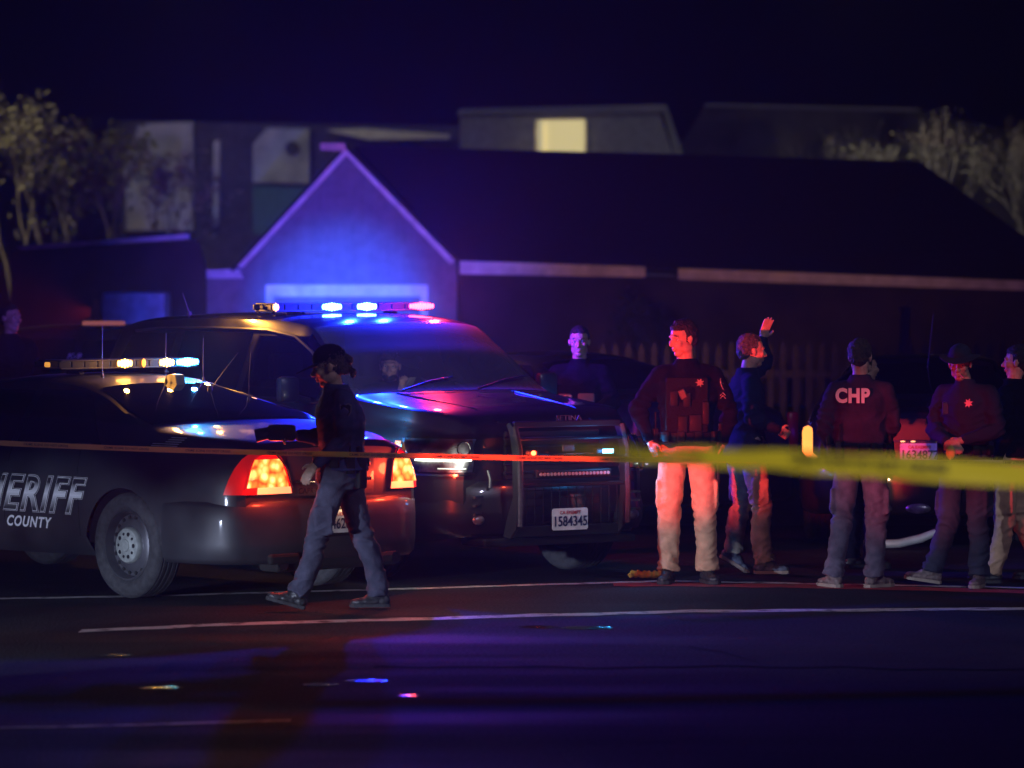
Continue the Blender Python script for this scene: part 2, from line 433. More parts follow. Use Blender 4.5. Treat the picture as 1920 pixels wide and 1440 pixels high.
def wheel(parent, x, y, r, sd, style='steel', w=.225, rr=.235):
    "sd=1: outer face towards +y"
    e = empty('wheel', (x, y, r)); e.parent = parent
    if sd < 0: e.rotation_euler = (0, 0, math.pi)
    h = w / 2; P0 = [(rr - .005, h - .03), (rr + .012, h - .008), (rr + .03, h - .002), (rr + .06, h + .004), (r - .03, h - .004), (r - .012, h - .018), (r - .003, h - .035)]
    tread = []
    for g in (-.06, -.02, .02, .06): tread += [(r, g + .008), (r - .007, g + .004), (r - .007, g - .004), (r, g - .008)]
    P1 = P0 + [(a, b) for a, b in sorted(tread, key=lambda q: -q[1])] + [(a, -b) for a, b in reversed(P0)]
    lathe(P1, 64).build('tyre', RUBBER, e, smooth=True)
    if style == 'steel':
        rim = lathe([(rr, -h + .03), (rr, h - .02), (rr - .012, h - .012), (rr - .02, h - .03), (rr - .03, h - .07), (rr - .05, h - .075), (rr - .075, h - .055), (rr - .11, h - .052), (.07, h - .03), (.0, h - .03)], 64)
        rm = rim.build('rim', STEEL, e, smooth=True)
        hl = MB()
        for k in range(18):
            t = 2 * math.pi * k / 18; c = Vector(((rr - .047) * math.cos(t), h - .068, (rr - .047) * math.sin(t)))
            hl.cyl(c, (0, 1, 0), .0135, .006, 10)
        tag(hl.build('vent_hole', DARK, rm), kind='stuff')
        cp = lathe([(.122, h - .05), (.122, h - .028), (.112, h - .014), (.07, h - .008), (.045, h - .002), (.04, h + .006), (0, h + .01)], 40).build('hub_cap', HUB, e, smooth=True)
        nt = MB()
        for k in range(10):
            t = 2 * math.pi * k / 10; nt.cyl((.078 * math.cos(t), h - .009, .078 * math.sin(t)), (0, 1, 0), .014 if k % 2 else .010, .006, 12)
        tag(nt.build('lug_hole', DARK, cp), kind='stuff')
    else:
        lathe([(rr, -h + .03), (rr, h - .015), (rr - .012, h - .01), (rr - .02, h - .05), (rr - .03, h - .1)], 48).build('rim', STEEL, e, smooth=True)
        sp = MB()
        for k in range(6):
            t = 2 * math.pi * k / 6; d = Vector((math.cos(t), 0, math.sin(t)))
            sp.tube([d * .03 + Vector((0, h - .03, 0)), d * (rr - .01) + Vector((0, h - .03, 0))], [.03, .022], 8)
        sp.cyl((0, h - .03, 0), (0, 1, 0), .06, .03, 20); sp.build('spoke', STEEL, e, smooth=True)
        lathe([(rr - .03, h - .12), (0, h - .12)], 24).build('brake_disc', DARK, e)
    return e
def lightbar(name, loc, rz, label, L=1.4, mods=(), legs=.07, cap=AMBER):
    "emergency light bar: thing with housing, lenses, lamps that glow, feet"
    e = empty(name, loc, rz); tag(e, label, 'light bar')
    hs = MB(); pts = []
    hs.box((0, 0, -.022), (.27, L - .04, .016), bev=.006); hs.box((0, 0, .030), (.26, L - .05, .012), bev=.005)
    hs.box((0, 0, .004), (.12, L - .1, .045)); hs.build('housing', PLAST, e)
    n = int(round(L / .115))
    for k in range(n):
        yy = -L / 2 + (k + .5) * L / n
        MB().box((-.125, yy, .004), (.02, L / n - .008, .042), bev=.004).build('lens', mat('smoked_lens', (.008, .008, .010), rough=.5, spec=.1), e)
        MB().box((.125, yy, .004), (.02, L / n - .008, .042), bev=.004).build('lens', MATS['smoked_lens'], e)
    for sgn in (-1, 1):
        MB().box((0, sgn * (L / 2 - .008), .004), (.05, .02, .035), bev=.008).build('end_cap', emis('bar_end_' + str(sgn > 0) + name[:3], cap, .8) if cap else MATS['smoked_lens'], e)
        MB().prism([(-.05, -.03), (.05, -.03), (.08, -.03 - legs), (-.08, -.03 - legs)], sgn * L * .3 - .02, sgn * L * .3 + .02).build('foot', PLAST, e)
    for (y, w, colr, st, face) in mods:
        m = MB()
        nb = max(3, int(w / .022))
        for k in range(nb):
            m.ball((face * .139, y - w / 2 + (k + .5) * w / nb, .006), (.010, .55 * w / nb, .034 * (1 - .45 * abs(2 * (k + .5) / nb - 1))), 8)  # lamps drawn oversize so their shape stands in for bloom
        m.build('lit_lamp', emis('lit_%s_%d' % (colr[0], st), colr[1], st), e, smooth=True)
    return e
def plate(parent, num, c, u, v, top='CA EXEMPT', sz=1.):
    u = Vector(u).normalized(); v = Vector(v).normalized(); w = u.cross(v); c = Vector(c)
    mb = MB(); W, H = .152, .076
    poly = [(-W, -H + .01), (-W + .01, -H), (W - .01, -H), (W, -H + .01), (W, H - .01), (W - .01, H), (-W + .01, H), (-W, H - .01)]
    n = len(poly)
    mb.add([c + u * a + v * b + w * t for t in (0, .003) for a, b in poly], [tuple(range(n))[::-1], tuple(range(n, 2 * n))] + [(i, (i + 1) % n, n + (i + 1) % n, n + i) for i in range(n)])
    p = mb.build('licence_plate', PLATE, parent)
    text('plate_number', num, .098, INK, p, c + w * .006 - v * .018, u, v, offset=.0015, sx=.86, extrude=.0005)
    text('plate_heading', top, .034, REDINK, p, c + w * .006 + v * .045, u, v, offset=.0006, extrude=.0005)
    return p
# ---- sedan (rear three-quarter, heading away to the left)
def sedan_body():
    return Body(bot=[(-1.02, .36), (-.6, .30), (0, .27), (3.0, .25), (3.8, .27), (3.98, .32)],
        wmax=[(-1.02, .74), (-.97, .81), (-.85, .87), (-.62, .915), (-.45, .935), (0, .955), (1.5, .95), (3.0, .945), (3.6, .88), (3.98, .62)],
        belt=[(-1.02, .97), (-.8, 1.01), (-.2, 1.05), (.5, 1.02), (1.2, .98), (2.7, .94), (3.4, .88), (3.98, .72)],
        wbelt=[(-1.02, .64), (-.9, .75), (-.6, .82), (0, .87), (1.5, .885), (3.0, .86), (3.6, .78), (3.98, .5)],
        roof=[(-1.02, 1.02), (-.96, 1.065), (-.5, 1.12), (-.16, 1.15), (.12, 1.24), (.7, 1.40), (1.0, 1.452), (1.45, 1.47), (1.95, 1.43), (2.4, 1.25), (2.85, 1.04), (3.4, .98), (3.85, .86), (3.98, .76)],
        railw=[(-1.02, .56), (-.5, .78), (0, .80), (.8, .60), (1.5, .61), (2.0, .60), (2.8, .80), (3.98, .5)],
        raild=[(-1.02, .03), (0, .05), (.8, .07), (2.0, .07), (2.8, .05), (3.98, .03)],
        axles=[(0, .355), (3.0, .355)], ra=.385)
def bumper(name, path, rows, m, parent):
    "rows of (inset, z) swept along a plan path (list of (x, y, nx, ny))"
    vs = []; fs = []; n = len(rows)
    for x, y, nx, ny in path:
        for ins, z in rows: vs.append((x - nx * ins, y - ny * ins, z))
    for i in range(len(path) - 1):
        for j in range(n - 1):
            fs.append((i * n + j, i * n + j + 1, (i + 1) * n + j + 1, (i + 1) * n + j))
    o = meshobj(name, vs, fs, m, parent, smooth=True)
    try: o.data.set_sharp_from_angle(angle=R(50))
    except Exception: pass
    return o
def planpath(half, n=10):
    "half: (x,y) from the side to the centre; mirrored; smooth; with outward normals"
    pts = half + [(x, -y) for x, y in reversed(half[:-1] if abs(half[-1][1]) < 1e-6 else half)]
    out = []
    for i in range(len(pts) - 1):
        p0, p1, p2, p3 = [Vector(pts[max(0, min(len(pts) - 1, i + k))]) for k in (-1, 0, 1, 2)]
        for k in range(n):
            t = k / n; out.append(.5 * (2 * p1 + (p2 - p0) * t + (2 * p0 - 5 * p1 + 4 * p2 - p3) * t * t + (3 * p1 - p0 - 3 * p2 + p3) * t ** 3))
    out.append(Vector(pts[-1])); res = []
    for i, p in enumerate(out):
        d = (out[min(i + 1, len(out) - 1)] - out[max(i - 1, 0)]).normalized(); nn = Vector((d.y, -d.x))
        if nn.dot(p - Vector((sum(q.x for q in out) / len(out) , 0))) < 0 : nn = -nn
        res.append((p.x, p.y, nn.x, nn.y))
    return res
def window_frame(B, name, pts, parent, sd, r=.010, m=None):
    MB().tube([(x, sd * (B.side_y(x, z) + .006), z) for x, z in pts], r, 6).build(name, m or PLAST, parent, smooth=True)
RZC = R(134)
car = empty('patrol_sedan', (-1.924, 30.63, 0), RZC)
tag(car, 'black patrol sedan seen from behind, pale lettering on its door, both tail lights glowing', 'patrol car', 'patrol cars at the scene')
SB = sedan_body()
SB.build(car, PAINT2)
# side windows (drawn panes, dark)
zr_ = lambda x: SB.sec(x)[NS + NG][1]
SB.side_patch('rear_side_window', lambda z: .28 + (z - 1.0) * 1.35, lambda z: 1.25 + 0 * z, 1.00, 1.37, DGLASS, car)
SB.side_patch('front_side_window', lambda z: 1.32 + 0 * z, lambda z: 2.62 - (z - .98) * 1.55, 1.00, 1.36, DGLASS, car)
SB.side_patch('rear_side_window', lambda z: .28 + (z - 1.0) * 1.35, lambda z: 1.25 + 0 * z, 1.00, 1.37, DGLASS, car, sd=-1)
rw = SB.top_patch('rear_window', -.05, .74, lambda x: SB.railw(x) - .06, DGLASS, car)
SB.top_patch('windscreen', 1.98, 2.78, lambda x: SB.railw(x) - .06, DGLASS, car)
window_frame(SB, 'window_frame', [(.22, .995), (1.3, .985), (2.68, .965)], car, 1, .008, PLAST)
# bumper
BP = planpath([(-.42, .955), (-.62, .945), (-.84, .90), (-1.0, .79), (-1.09, .56), (-1.13, .25), (-1.14, 0)])
bumper('rear_bumper', BP, [(.16, .26), (.04, .265), (.008, .30), (0, .40), (0, .55), (.006, .64), (.03, .675), (.10, .685), (.2, .69)], PAINT2, car)
MB().box((-1.02, 0, .26), (.2, 1.1, .10), bev=.03).build('bumper_valance', DARK, car)
for sd in (1, -1):
    ex = MB().tube([(-.85, sd * .5, .26), (-1.13, sd * .5, .265)], [.035, .04], 16)
    ex.build('exhaust_tip', CHROME, car, smooth=True)
MB().box((-1.125, .5, .30), (.05, .26, .07), bev=.02).build('exhaust_surround', DARK, car)
# trunk face panel, licence plate, badges
tp = MB(); 
for i in range(12):
    y0, y1 = -.56 + 1.12 * i / 12, -.56 + 1.12 * (i + 1) / 12
    f = lambda y: -1.045 + .05 * (abs(y) / .56) ** 2
    tp.add([(f(y0), y0, .70), (f(y1), y1, .70), (f(y1) + .0, y1, .96), (f(y0) + .0, y0, .96), (f(y0) + .05, y0, 1.035), (f(y1) + .05, y1, 1.035)], [(0, 1, 2, 3), (3, 2, 5, 4)])
meshobj('boot_lid', tp.v, tp.f, PAINT2, car, smooth=True)
MB().tube([(-1.05, -.34, .80), (-1.065, 0, .80), (-1.05, .34, .80)], .012, 8).build('chrome_trim', CHROME, car, smooth=True)
MB().box((-1.14, 0, .53), (.012, .38, .20), bev=.004).build('plate_recess', PLAST, car)
plate(car, '1462088', (-1.149, 0, .53), (0, -1, 0), (0, 0, 1))
for y in (-.19, .19): MB().box((-1.15, y, .53), (.008, .012, .15), bev=.003).build('plate_light', emis('plate_lamp', (1, .55, .2), 1.6), car)
text('badge_lettering', 'CAPRICE', .055, CHROME, car, (-1.075, .22, .735), (0, -1, 0), (0, 0, 1), extrude=.002)
# tail lights wrap the corners
def wrap_patch(B, name, zs, xs, ye, m, parent, sd, off, rear=True, f0=0., f1=1., n=14, bulge=0.):
    "a lens round the corner of a body, from xs[i] on the flank to ye[i] on the end face at each height zs[i]"
    xe = B.x0 if rear else B.x1; dr = -1 if rear else 1; vs = []
    for z, xa, yb in zip(zs, xs, ye):
        pl = []
        for i in range(13):
            x = xa + (xe - xa) * i / 12; y = B.side_y(x, z)
            pl.append(Vector((x + dr * off * (i / 12) ** 2, y + off)))
        y0 = pl[-1].y
        for i in range(1, 9): pl.append(Vector((xe + dr * (off + bulge * math.sin(i / 8 * math.pi / 2)), y0 + (yb - y0) * i / 8)))
        L = [0.]
        for p, q in zip(pl, pl[1:]): L.append(L[-1] + (q - p).length)
        for k in range(n + 1):
            t = (f0 + (f1 - f0) * k / n) * L[-1]; i = max(j for j in range(len(L) - 1) if L[j] <= t + 1e-9)
            p = pl[i].lerp(pl[i + 1], min(1, (t - L[i]) / max(L[i + 1] - L[i], 1e-9))); vs.append((p.x, sd * p.y, z))
    fs = [(j * (n + 1) + i, j * (n + 1) + i + 1, (j + 1) * (n + 1) + i + 1, (j + 1) * (n + 1) + i) for j in range(len(zs) - 1) for i in range(n)]
    return meshobj(name, vs, fs, m, parent, smooth=True)
def taillight(sd):
    g = empty('tail_light'); g.parent = car
    zs = [.725, .77, .83, .90, .955, .985, 1.0]; xs = [-.93, -.94, -.95, -.96, -.97, -.98, -.99]; ye = [.35, .36, .375, .41, .44, .47, .51] if sd > 0 else [.52, .525, .53, .54, .56, .58, .60]
    wrap_patch(SB, 'outer_lens', zs, xs, ye, emis('tail_red', (.55, .008, .004), .55), g, sd, .022)
    wrap_patch(SB, 'lit_lens', zs[1:5], xs[1:5], ye[1:5], tail_glow(), g, sd, .027, f0=.28, f1=.95)
    wrap_patch(SB, 'reversing_lens', zs[:2], xs[:2], ye[:2], emis('tail_white', (1., .5, .2), 1.0), g, sd, .027, f0=.45, f1=.98)
    MB().tube([(x * .0 + p[0], sd * p[1], p[2]) for x, p in [(0, (-1.05, ye[0] - .004, .725)), (0, (-1.05, ye[3], .9)), (0, (-1.045, ye[6], 1.0))]], .006, 6).build('lens_edge', PLAST, g)
def tail_glow():
    if 'tail_glow' in MATS: return MATS['tail_glow']
    m = bpy.data.materials.new('tail_glow'); m.use_nodes = True; nt = m.node_tree; b = nt.nodes['Principled BSDF']
    b.inputs['Base Color'].default_value = (.5, .02, .01, 1); b.inputs['Roughness'].default_value = .15
    tc = nt.nodes.new('ShaderNodeTexCoord'); v = nt.nodes.new('ShaderNodeTexVoronoi'); v.inputs['Scale'].default_value = 16
    n = nt.nodes.new('ShaderNodeTexNoise'); n.inputs['Scale'].default_value = 9
    ad = nt.nodes.new('ShaderNodeMath'); ad.operation = 'SUBTRACT'; r = nt.nodes.new('ShaderNodeValToRGB')
    nt.links.new(tc.outputs['Object'], v.inputs['Vector']); nt.links.new(tc.outputs['Object'], n.inputs['Vector'])
    nt.links.new(n.outputs['Fac'], ad.inputs[0]); nt.links.new(v.outputs['Distance'], ad.inputs[1]); 
    mm = nt.nodes.new('ShaderNodeMath'); mm.operation = 'MULTIPLY_ADD'; mm.inputs[1].default_value = 1.2; mm.inputs[2].default_value = .45
    nt.links.new(ad.outputs[0], mm.inputs[0]); nt.links.new(mm.outputs[0], r.inputs[0])
    r.color_ramp.elements[0].position = .1; r.color_ramp.elements[0].color = (1., .04, .005, 1)
    r.color_ramp.elements[1].position = .95; r.color_ramp.elements[1].color = (1., .72, .25, 1)
    e = r.color_ramp.elements.new(.5); e.color = (1., .30, .04, 1)
    nt.links.new(r.outputs[0], b.inputs['Emission Color']); b.inputs['Emission Strength'].default_value = 2.2
    MATS['tail_glow'] = m; return m
for sd in (1, -1): taillight(sd)
# wheels
for x in (0, 3.0):
    wheel(car, x, .815, .355, 1); wheel(car, x, -.815, .355, -1)
# lettering on the flank
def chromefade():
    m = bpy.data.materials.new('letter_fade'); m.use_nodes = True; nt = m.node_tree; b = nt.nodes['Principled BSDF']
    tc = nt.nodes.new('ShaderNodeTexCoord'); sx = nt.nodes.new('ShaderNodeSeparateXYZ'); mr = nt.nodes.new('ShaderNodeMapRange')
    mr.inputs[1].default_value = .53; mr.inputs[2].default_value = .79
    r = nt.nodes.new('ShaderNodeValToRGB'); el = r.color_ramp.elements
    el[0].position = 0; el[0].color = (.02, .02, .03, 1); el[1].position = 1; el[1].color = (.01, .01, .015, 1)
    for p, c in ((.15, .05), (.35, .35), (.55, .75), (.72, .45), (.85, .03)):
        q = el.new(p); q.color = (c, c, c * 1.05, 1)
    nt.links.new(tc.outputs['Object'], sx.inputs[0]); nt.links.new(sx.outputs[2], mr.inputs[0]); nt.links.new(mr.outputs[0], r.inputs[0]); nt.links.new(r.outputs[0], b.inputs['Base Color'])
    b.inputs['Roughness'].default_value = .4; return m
LX, LZ = 1.10, .655
for (nm, off, mm, d) in (('lettering_border', .014, DECAL, .003), ('lettering_shadow', .0115, DECALD, .005), ('lettering_outline', .0065, DECAL, .007), ('lettering_fill', .002, chromefade(), .009)):
    SB.decal(nm, 'SHERIFF', .335, LX, LZ, mm, car, 1, offset=off, shear=.35, sx=1.0, off=d, spacing=1.12)
SB.decal('county_lettering', 'SACRAMENTO COUNTY'[11:], .10, 1.02, .47, DECAL, car, 1, offset=.003, shear=.3, sx=1.05, off=.004, spacing=1.15)
# flag decal on the rear pillar
fl = MB()
def flag_q(x0, x1, z0, z1, mb):
    n = 6; vs = []
    for i in range(n + 1):
        for z in (z0, z1):
            x = x0 + (x1 - x0) * i / n - (z - 1.05) * .5; vs.append((x, SB.side_y(x, z) + .004, z))
    mb.add(vs, [(2 * i, 2 * i + 2, 2 * i + 3, 2 * i + 1) for i in range(n)])
# panel gap lines on the flank
for x in (1.28,):
    gp = MB().tube([(x, SB.side_y(x, z) + .001, z) for z in (.34, .5, .7, .9, .98)], .004, 5); gp.build('door_gap', DARK, car)
gp = MB().tube([(.50 - .05 * math.cos((z - .36) * 3) + max(0, .25 - abs(z - .45)) * 0, SB.side_y(.5, z) + .001, z) for z in (.40, .5, .6, .7, .85, .97)], .004, 5); gp.build('door_gap', DARK, car)
for i in range(7): flag_q(-.46 , -.22 if i < 4 else -.32, 1.0 + i * .0135, 1.0 + i * .0135 + .006, fl)
meshobj('flag_decal', fl.v, fl.f, DECAL, car)
for x in (.62, .67, .72):
    q = MB(); q.add([(x, SB.side_y(x, 1.0) - .01, 1.01), (x + .03, SB.side_y(x, 1.0) - .01, 1.01), (x + .0, SB.side_y(x, 1.1) + .006, 1.12), (x - .03, SB.side_y(x, 1.1) + .006, 1.12)], [(0, 1, 2, 3)])
# antennas on roof and boot
def whip(parent, b, t, r=.002, m=PLAST, base=.012):
    mb = MB().tube([b, Vector(b).lerp(Vector(t), .5) + Vector((.003, 0, 0)), t], [r * 1.4, r, r * .7], 6); mb.cyl(Vector(b) + Vector((0, 0, .012)), (0, 0, 1), base, .03, 12, base * .6)
    mb.build('antenna', m, parent, smooth=True)
for (x, y, h, dx) in ((1.02, .30, .36, 0), (.75, -.05, .36, .0), (.30, -.42, .34, -.02), (.86, -.48, .3, 0)):
    z = SB.top_z(x, y); whip(car, (x, y, z), (x + dx, y, z + h), .0022, STEEL)
z = SB.top_z(.55, -.28); whip(car, (.55, -.28, z), (.32, -.34, z + .26), .003, STEEL, .02)
# dome antenna
dm = MB().prism([(-.07, 0), (.08, 0), (.05, .06), (.0, .075), (-.05, .07)], -.04, .04)
z = SB.top_z(.72, -.12)
o = dm.build('roof_antenna_dome', mat('white_plastic', (.5, .5, .5), rough=.4), car, smooth=True); o.location = (.74, -.12, z - .008)
MB().tube([(1.9, .93, 1.05), (1.9, .98, 1.08)], [.03, .02], 8).ball((1.93, 1.05, 1.10), (.06, .10, .07), 12).build('wing_mirror', PAINT, car, smooth=True)
BAR1 = Vector((1.22, 0, 1.535))
cb = math.cos(RZC); sb_ = math.sin(RZC)
def toworld(base, rz, p): return Vector((base[0] + p[0] * math.cos(rz) - p[1] * math.sin(rz), base[1] + p[0] * math.sin(rz) + p[1] * math.cos(rz), p[2]))
lightbar('emergency_light_bar', toworld((-1.924, 30.63), RZC, BAR1), RZC, 'low light bar with amber and blue lamps lit on the roof of the sedan', 1.27,
    mods=[(.05, .13, ('amber', AMBER), 22, -1), (-.33, .13, ('amberb', AMBER), 26, -1), (-.52, .20, ('cyan', (.05, .45, 1.)), 26, -1), (-.12, .03, ('amberc', AMBER), 2, -1)], legs=.035)
# ------------------------------------------------------------------ large patrol SUV, nose towards the right and the camera
RZT = R(-56); TB = (-1.922, 34.758)
suv = empty('patrol_suv', (TB[0], TB[1], 0), RZT)
tag(suv, 'large black patrol SUV with push bumper, roof light bar flashing blue and red, driver inside', 'patrol SUV', 'patrol cars at the scene')
def suv_body():
    return Body(bot=[(-1.25, .42), (-.8, .36), (0, .32), (2.95, .32), (3.6, .30), (3.93, .34)],
        wmax=[(-1.25, .84), (-1.18, .93), (-1.0, .98), (0, 1.01), (2.95, 1.01), (3.45, .985), (3.75, .90), (3.88, .80), (3.93, .74)],
        belt=[(-1.25, 1.18), (0, 1.22), (1.5, 1.20), (2.6, 1.17), (3.4, 1.12), (3.8, 1.06), (3.93, 1.0)],
        wbelt=[(-1.25, .80), (-1.1, .88), (0, .93), (1.5, .93), (2.7, .92), (3.4, .88), (3.8, .76), (3.93, .66)],
        roof=[(-1.25, 1.24), (-1.2, 1.42), (-1.08, 1.70), (-.98, 1.785), (-.6, 1.835), (.5, 1.865), (1.3, 1.865), (1.8, 1.83), (2.2, 1.62), (2.68, 1.31), (3.1, 1.265), (3.6, 1.215), (3.85, 1.13), (3.93, 1.03)],
        railw=[(-1.25, .70), (-1.0, .70), (0, .73), (1.6, .72), (2.2, .78), (2.7, .88), (3.4, .85), (3.93, .62)],
        raild=[(-1.25, .03), (-.9, .07), (1.6, .07), (2.7, .035), (3.93, .02)],
        axles=[(0, .40), (2.95, .40)], ra=.44)
TBD = suv_body()
TBD.build(suv, PAINT, topholes=[lambda x, y: 1.93 < x < 2.62 and y < TBD.railw(x) - .05],
          holes=[lambda x, z: 1.30 < z < 1.68 and 1.25 < x < 2.44 - (z - 1.3) * 1.25 + .12])
zc = lambda x: TBD.sec(x)[NS + NG][1]
for sd in (1, -1):
    TBD.side_patch('quarter_window', lambda z: -.95 + (z - 1.25) * .42, lambda z: -.02 + 0 * z, 1.27, 1.70, DGLASS, suv, sd=sd)
    TBD.side_patch('rear_door_window', lambda z: .10 + 0 * z, lambda z: 1.10 + 0 * z, 1.26, 1.72, DGLASS, suv, sd=sd)
    TBD.side_patch('front_door_window', lambda z: 1.19 + 0 * z, lambda z: 2.56 - (z - 1.25) * 1.35, 1.26, 1.71, GLASS, suv, sd=sd)
    MB().tube([(x, sd * (TBD.side_y(x, z) + .007), z) for x, z in [(-1.0, 1.245), (0, 1.245), (1.2, 1.24), (2.55, 1.225)]], .009, 6).build('belt_trim', CHROME if sd < 0 else PLAST, suv, smooth=True)
    fr = [(-.72, 1.71), (-.3, 1.735), (.5, 1.75), (1.3, 1.745), (1.72, 1.70), (2.0, 1.60), (2.3, 1.44), (2.52, 1.27)]
    MB().tube([(x, sd * (TBD.side_y(x, min(z, zc(x))) + .008), z) for x, z in fr], .012, 6).build('window_trim', mat('satin_trim', (.3, .3, .3), rough=.3, metal=.9), suv, smooth=True)
    mm = MB().tube([(2.22, sd * .95, 1.24), (2.22, sd * 1.06, 1.27)], [.03, .025], 8); mm.box((2.22, sd * 1.13, 1.33), (.09, .17, .19), bev=.035)
    mm.build('wing_mirror', PAINT, suv, smooth=True)
    for x in (1.15, .05):
        MB().tube([(x, sd * (TBD.side_y(x, z) + .001), z) for z in (.40, .6, .8, 1.0, 1.2)], .004, 5).build('door_gap', DARK, suv)
    MB().tube([(-.6, sd * (1.0), .42), (2.4, sd * 1.02, .40)], .045, 8).build('running_board', PLAST, suv)
    for x in (.95, 2.0): MB().tube([(x, sd * 1.0, 1.08), (x + .06, sd * 1.035, 1.085), (x + .16, sd * 1.0, 1.08)], .012, 6).build('door_handle', PAINT, suv, smooth=True)
TBD.top_patch('windscreen', 1.90, 2.66, lambda x: TBD.railw(x) - .03, glow_film_glass(), suv)
bk = MB(); bk.add([(-1.262, -.66, 1.30), (-1.262, .66, 1.30), (-1.10, .60, 1.70), (-1.10, -.60, 1.70)], [(0, 1, 2, 3)]); bk.build('rear_window', DGLASS, suv)
for sd in (1, -1): wrap_patch(TBD, 'tail_light', [.95, 1.1, 1.2], [-1.1, -1.1, -1.1], [.74, .74, .74], REDLENS, suv, sd, .01)
# bonnet crease lines
for sd in (1, -1):
    MB().tube([(x, sd * y, TBD.top_z(x, y) + .002) for x, y in ((2.7, .5), (3.2, .46), (3.6, .42), (3.85, .40))], .006, 6).build('bonnet_crease', PAINT, suv, smooth=True)
# wipers, cowl
for y0 in (-.45, .2): MB().tube([(2.70, y0, 1.325), (2.60, y0 + .3, 1.385), (2.56, y0 + .52, 1.41)], .008, 6).build('wiper', PLAST, suv)
# cabin
cb_ = MB()
for y in (-.40, .40):
    cb_.box((1.05, y, 1.02), (.16, .52, .72), rot=Matrix.Rotation(R(-12), 3, 'Y'), bev=.06); cb_.box((.98, y, 1.46), (.10, .28, .2), bev=.04); cb_.box((1.35, y, .72), (.55, .52, .16), bev=.05)
cb_.build('front_seat', SEAT, suv, smooth=True)
MB().box((2.35, 0, 1.10), (.5, 1.6, .25), bev=.08).build('dashboard', SEAT, suv, smooth=True)
sw = MB(); sw.tube([(1.98 + .06 * math.sin(t), .40 + .19 * math.cos(t), 1.16 + .18 * math.sin(t)) for t in [2 * math.pi * k / 20 for k in range(21)]], .014, 6); sw.build('steering_wheel', PLAST, suv, smooth=True)
MB().box((-.05, 0, 1.1), (.05, 1.5, 1.2)).build('partition', DARK, suv)
MB().box((.4, 0, .55), (3.2, 1.7, .03)).build('cabin_floor', DARK, suv)
# nose: headlights
def headlight(sd):
    g = empty('headlight'); g.parent = suv
    zs = [.79, .83, .90, .97, 1.02]; xs = [3.66, 3.60, 3.54, 3.48, 3.44]; ye = [.67, .66, .655, .66, .67]
    wrap_patch(TBD, 'lens', zs, xs, ye, CLEAR, g, sd, .03, rear=False, n=18)
    wrap_patch(TBD, 'reflector', zs, xs, ye, mat('lamp_reflector', (.28, .28, .30), rough=.3, metal=.7, noise=.5, nscale=14), g, sd, .006, rear=False, n=18)
    wrap_patch(TBD, 'day_running_lamp', [.868, .880, .892, .902], [3.56] * 4, [.665] * 4, emis('drl', (.95, 1., .78), 7.) if sd < 0 else STEEL, g, sd, .016, rear=False, f0=.14 if sd < 0 else .5, f1=.97, n=18)
    wrap_patch(TBD, 'lower_strip', [.812, .820], [3.62] * 2, [.68] * 2, emis('drl_low', (.8, .95, .8), 1.6), g, sd, .016, rear=False, f0=.45, f1=.9, n=14)
    rg = MB(); 
    for yy in (.745,): rg.tube([(3.945, sd * (yy + .055 * math.cos(t)), .955 + .05 * math.sin(t)) for t in [2 * math.pi * k / 24 for k in range(25)]], .005, 5)
    rg.build('lamp_ring', CHROME, g, smooth=True)
    wrap_patch(TBD, 'turn_marker', [.95, .98, 1.0], [3.43, 3.42, 3.42], [.66] * 3, emis('marker', (1., .35, .04), 2.2), g, sd, .034, rear=False, f0=0.0, f1=.09, n=4)
    wrap_patch(TBD, 'chrome_trim', [.765, .778], [3.50] * 2, [.66] * 2, CHROME, g, sd, .02, rear=False, n=18)
for sd in (-1, 1): headlight(sd)
# grille bars, badge bar, bumper
gr = MB(); gr.box((3.935, 0, .90), (.03, .80, .34), bev=.01); gr.build('grille', DARK, suv)
for z in (.78, .84, .90, .96, 1.02): MB().box((3.955, 0, z), (.02, .84, .018), bev=.005).build('grille_bar', PLAST if z != .90 else CHROME, suv)
BPT = planpath([(3.30, 1.0), (3.55, .975), (3.78, .90), (3.93, .76), (4.02, .5), (4.05, .25), (4.06, 0)])
bumper('front_bumper', BPT, [(.2, .34), (.03, .36), (0, .42), (0, .52), (.02, .60), (.02, .68), (.06, .725), (.16, .735)], PAINT, suv)
for sd in (1, -1):
    wv = MB()
    for z in (.50, .56, .62): wv.box((3.97, sd * .62, z), (.02, .20, .014), rot=Matrix.Rotation(R(sd * -28), 3, 'Z'))
    wv.build('bumper_vent', STEEL, suv)
    MB().tube([(3.97, sd * .56, .80), (4.0, sd * .56, .74), (4.01, sd * .57, .68)], .012, 6).build('bumper_strip', STEEL, suv, smooth=True)
    MB().ball((4.00, sd * .66, .46), (.02, .05, .035), 12).build('fog_lamp', mat('lamp_reflector', (0, 0, 0)), suv, smooth=True)
MB().box((3.9, 0, .30), (.3, 1.3, .06), bev=.02).build('air_dam', PLAST, suv)
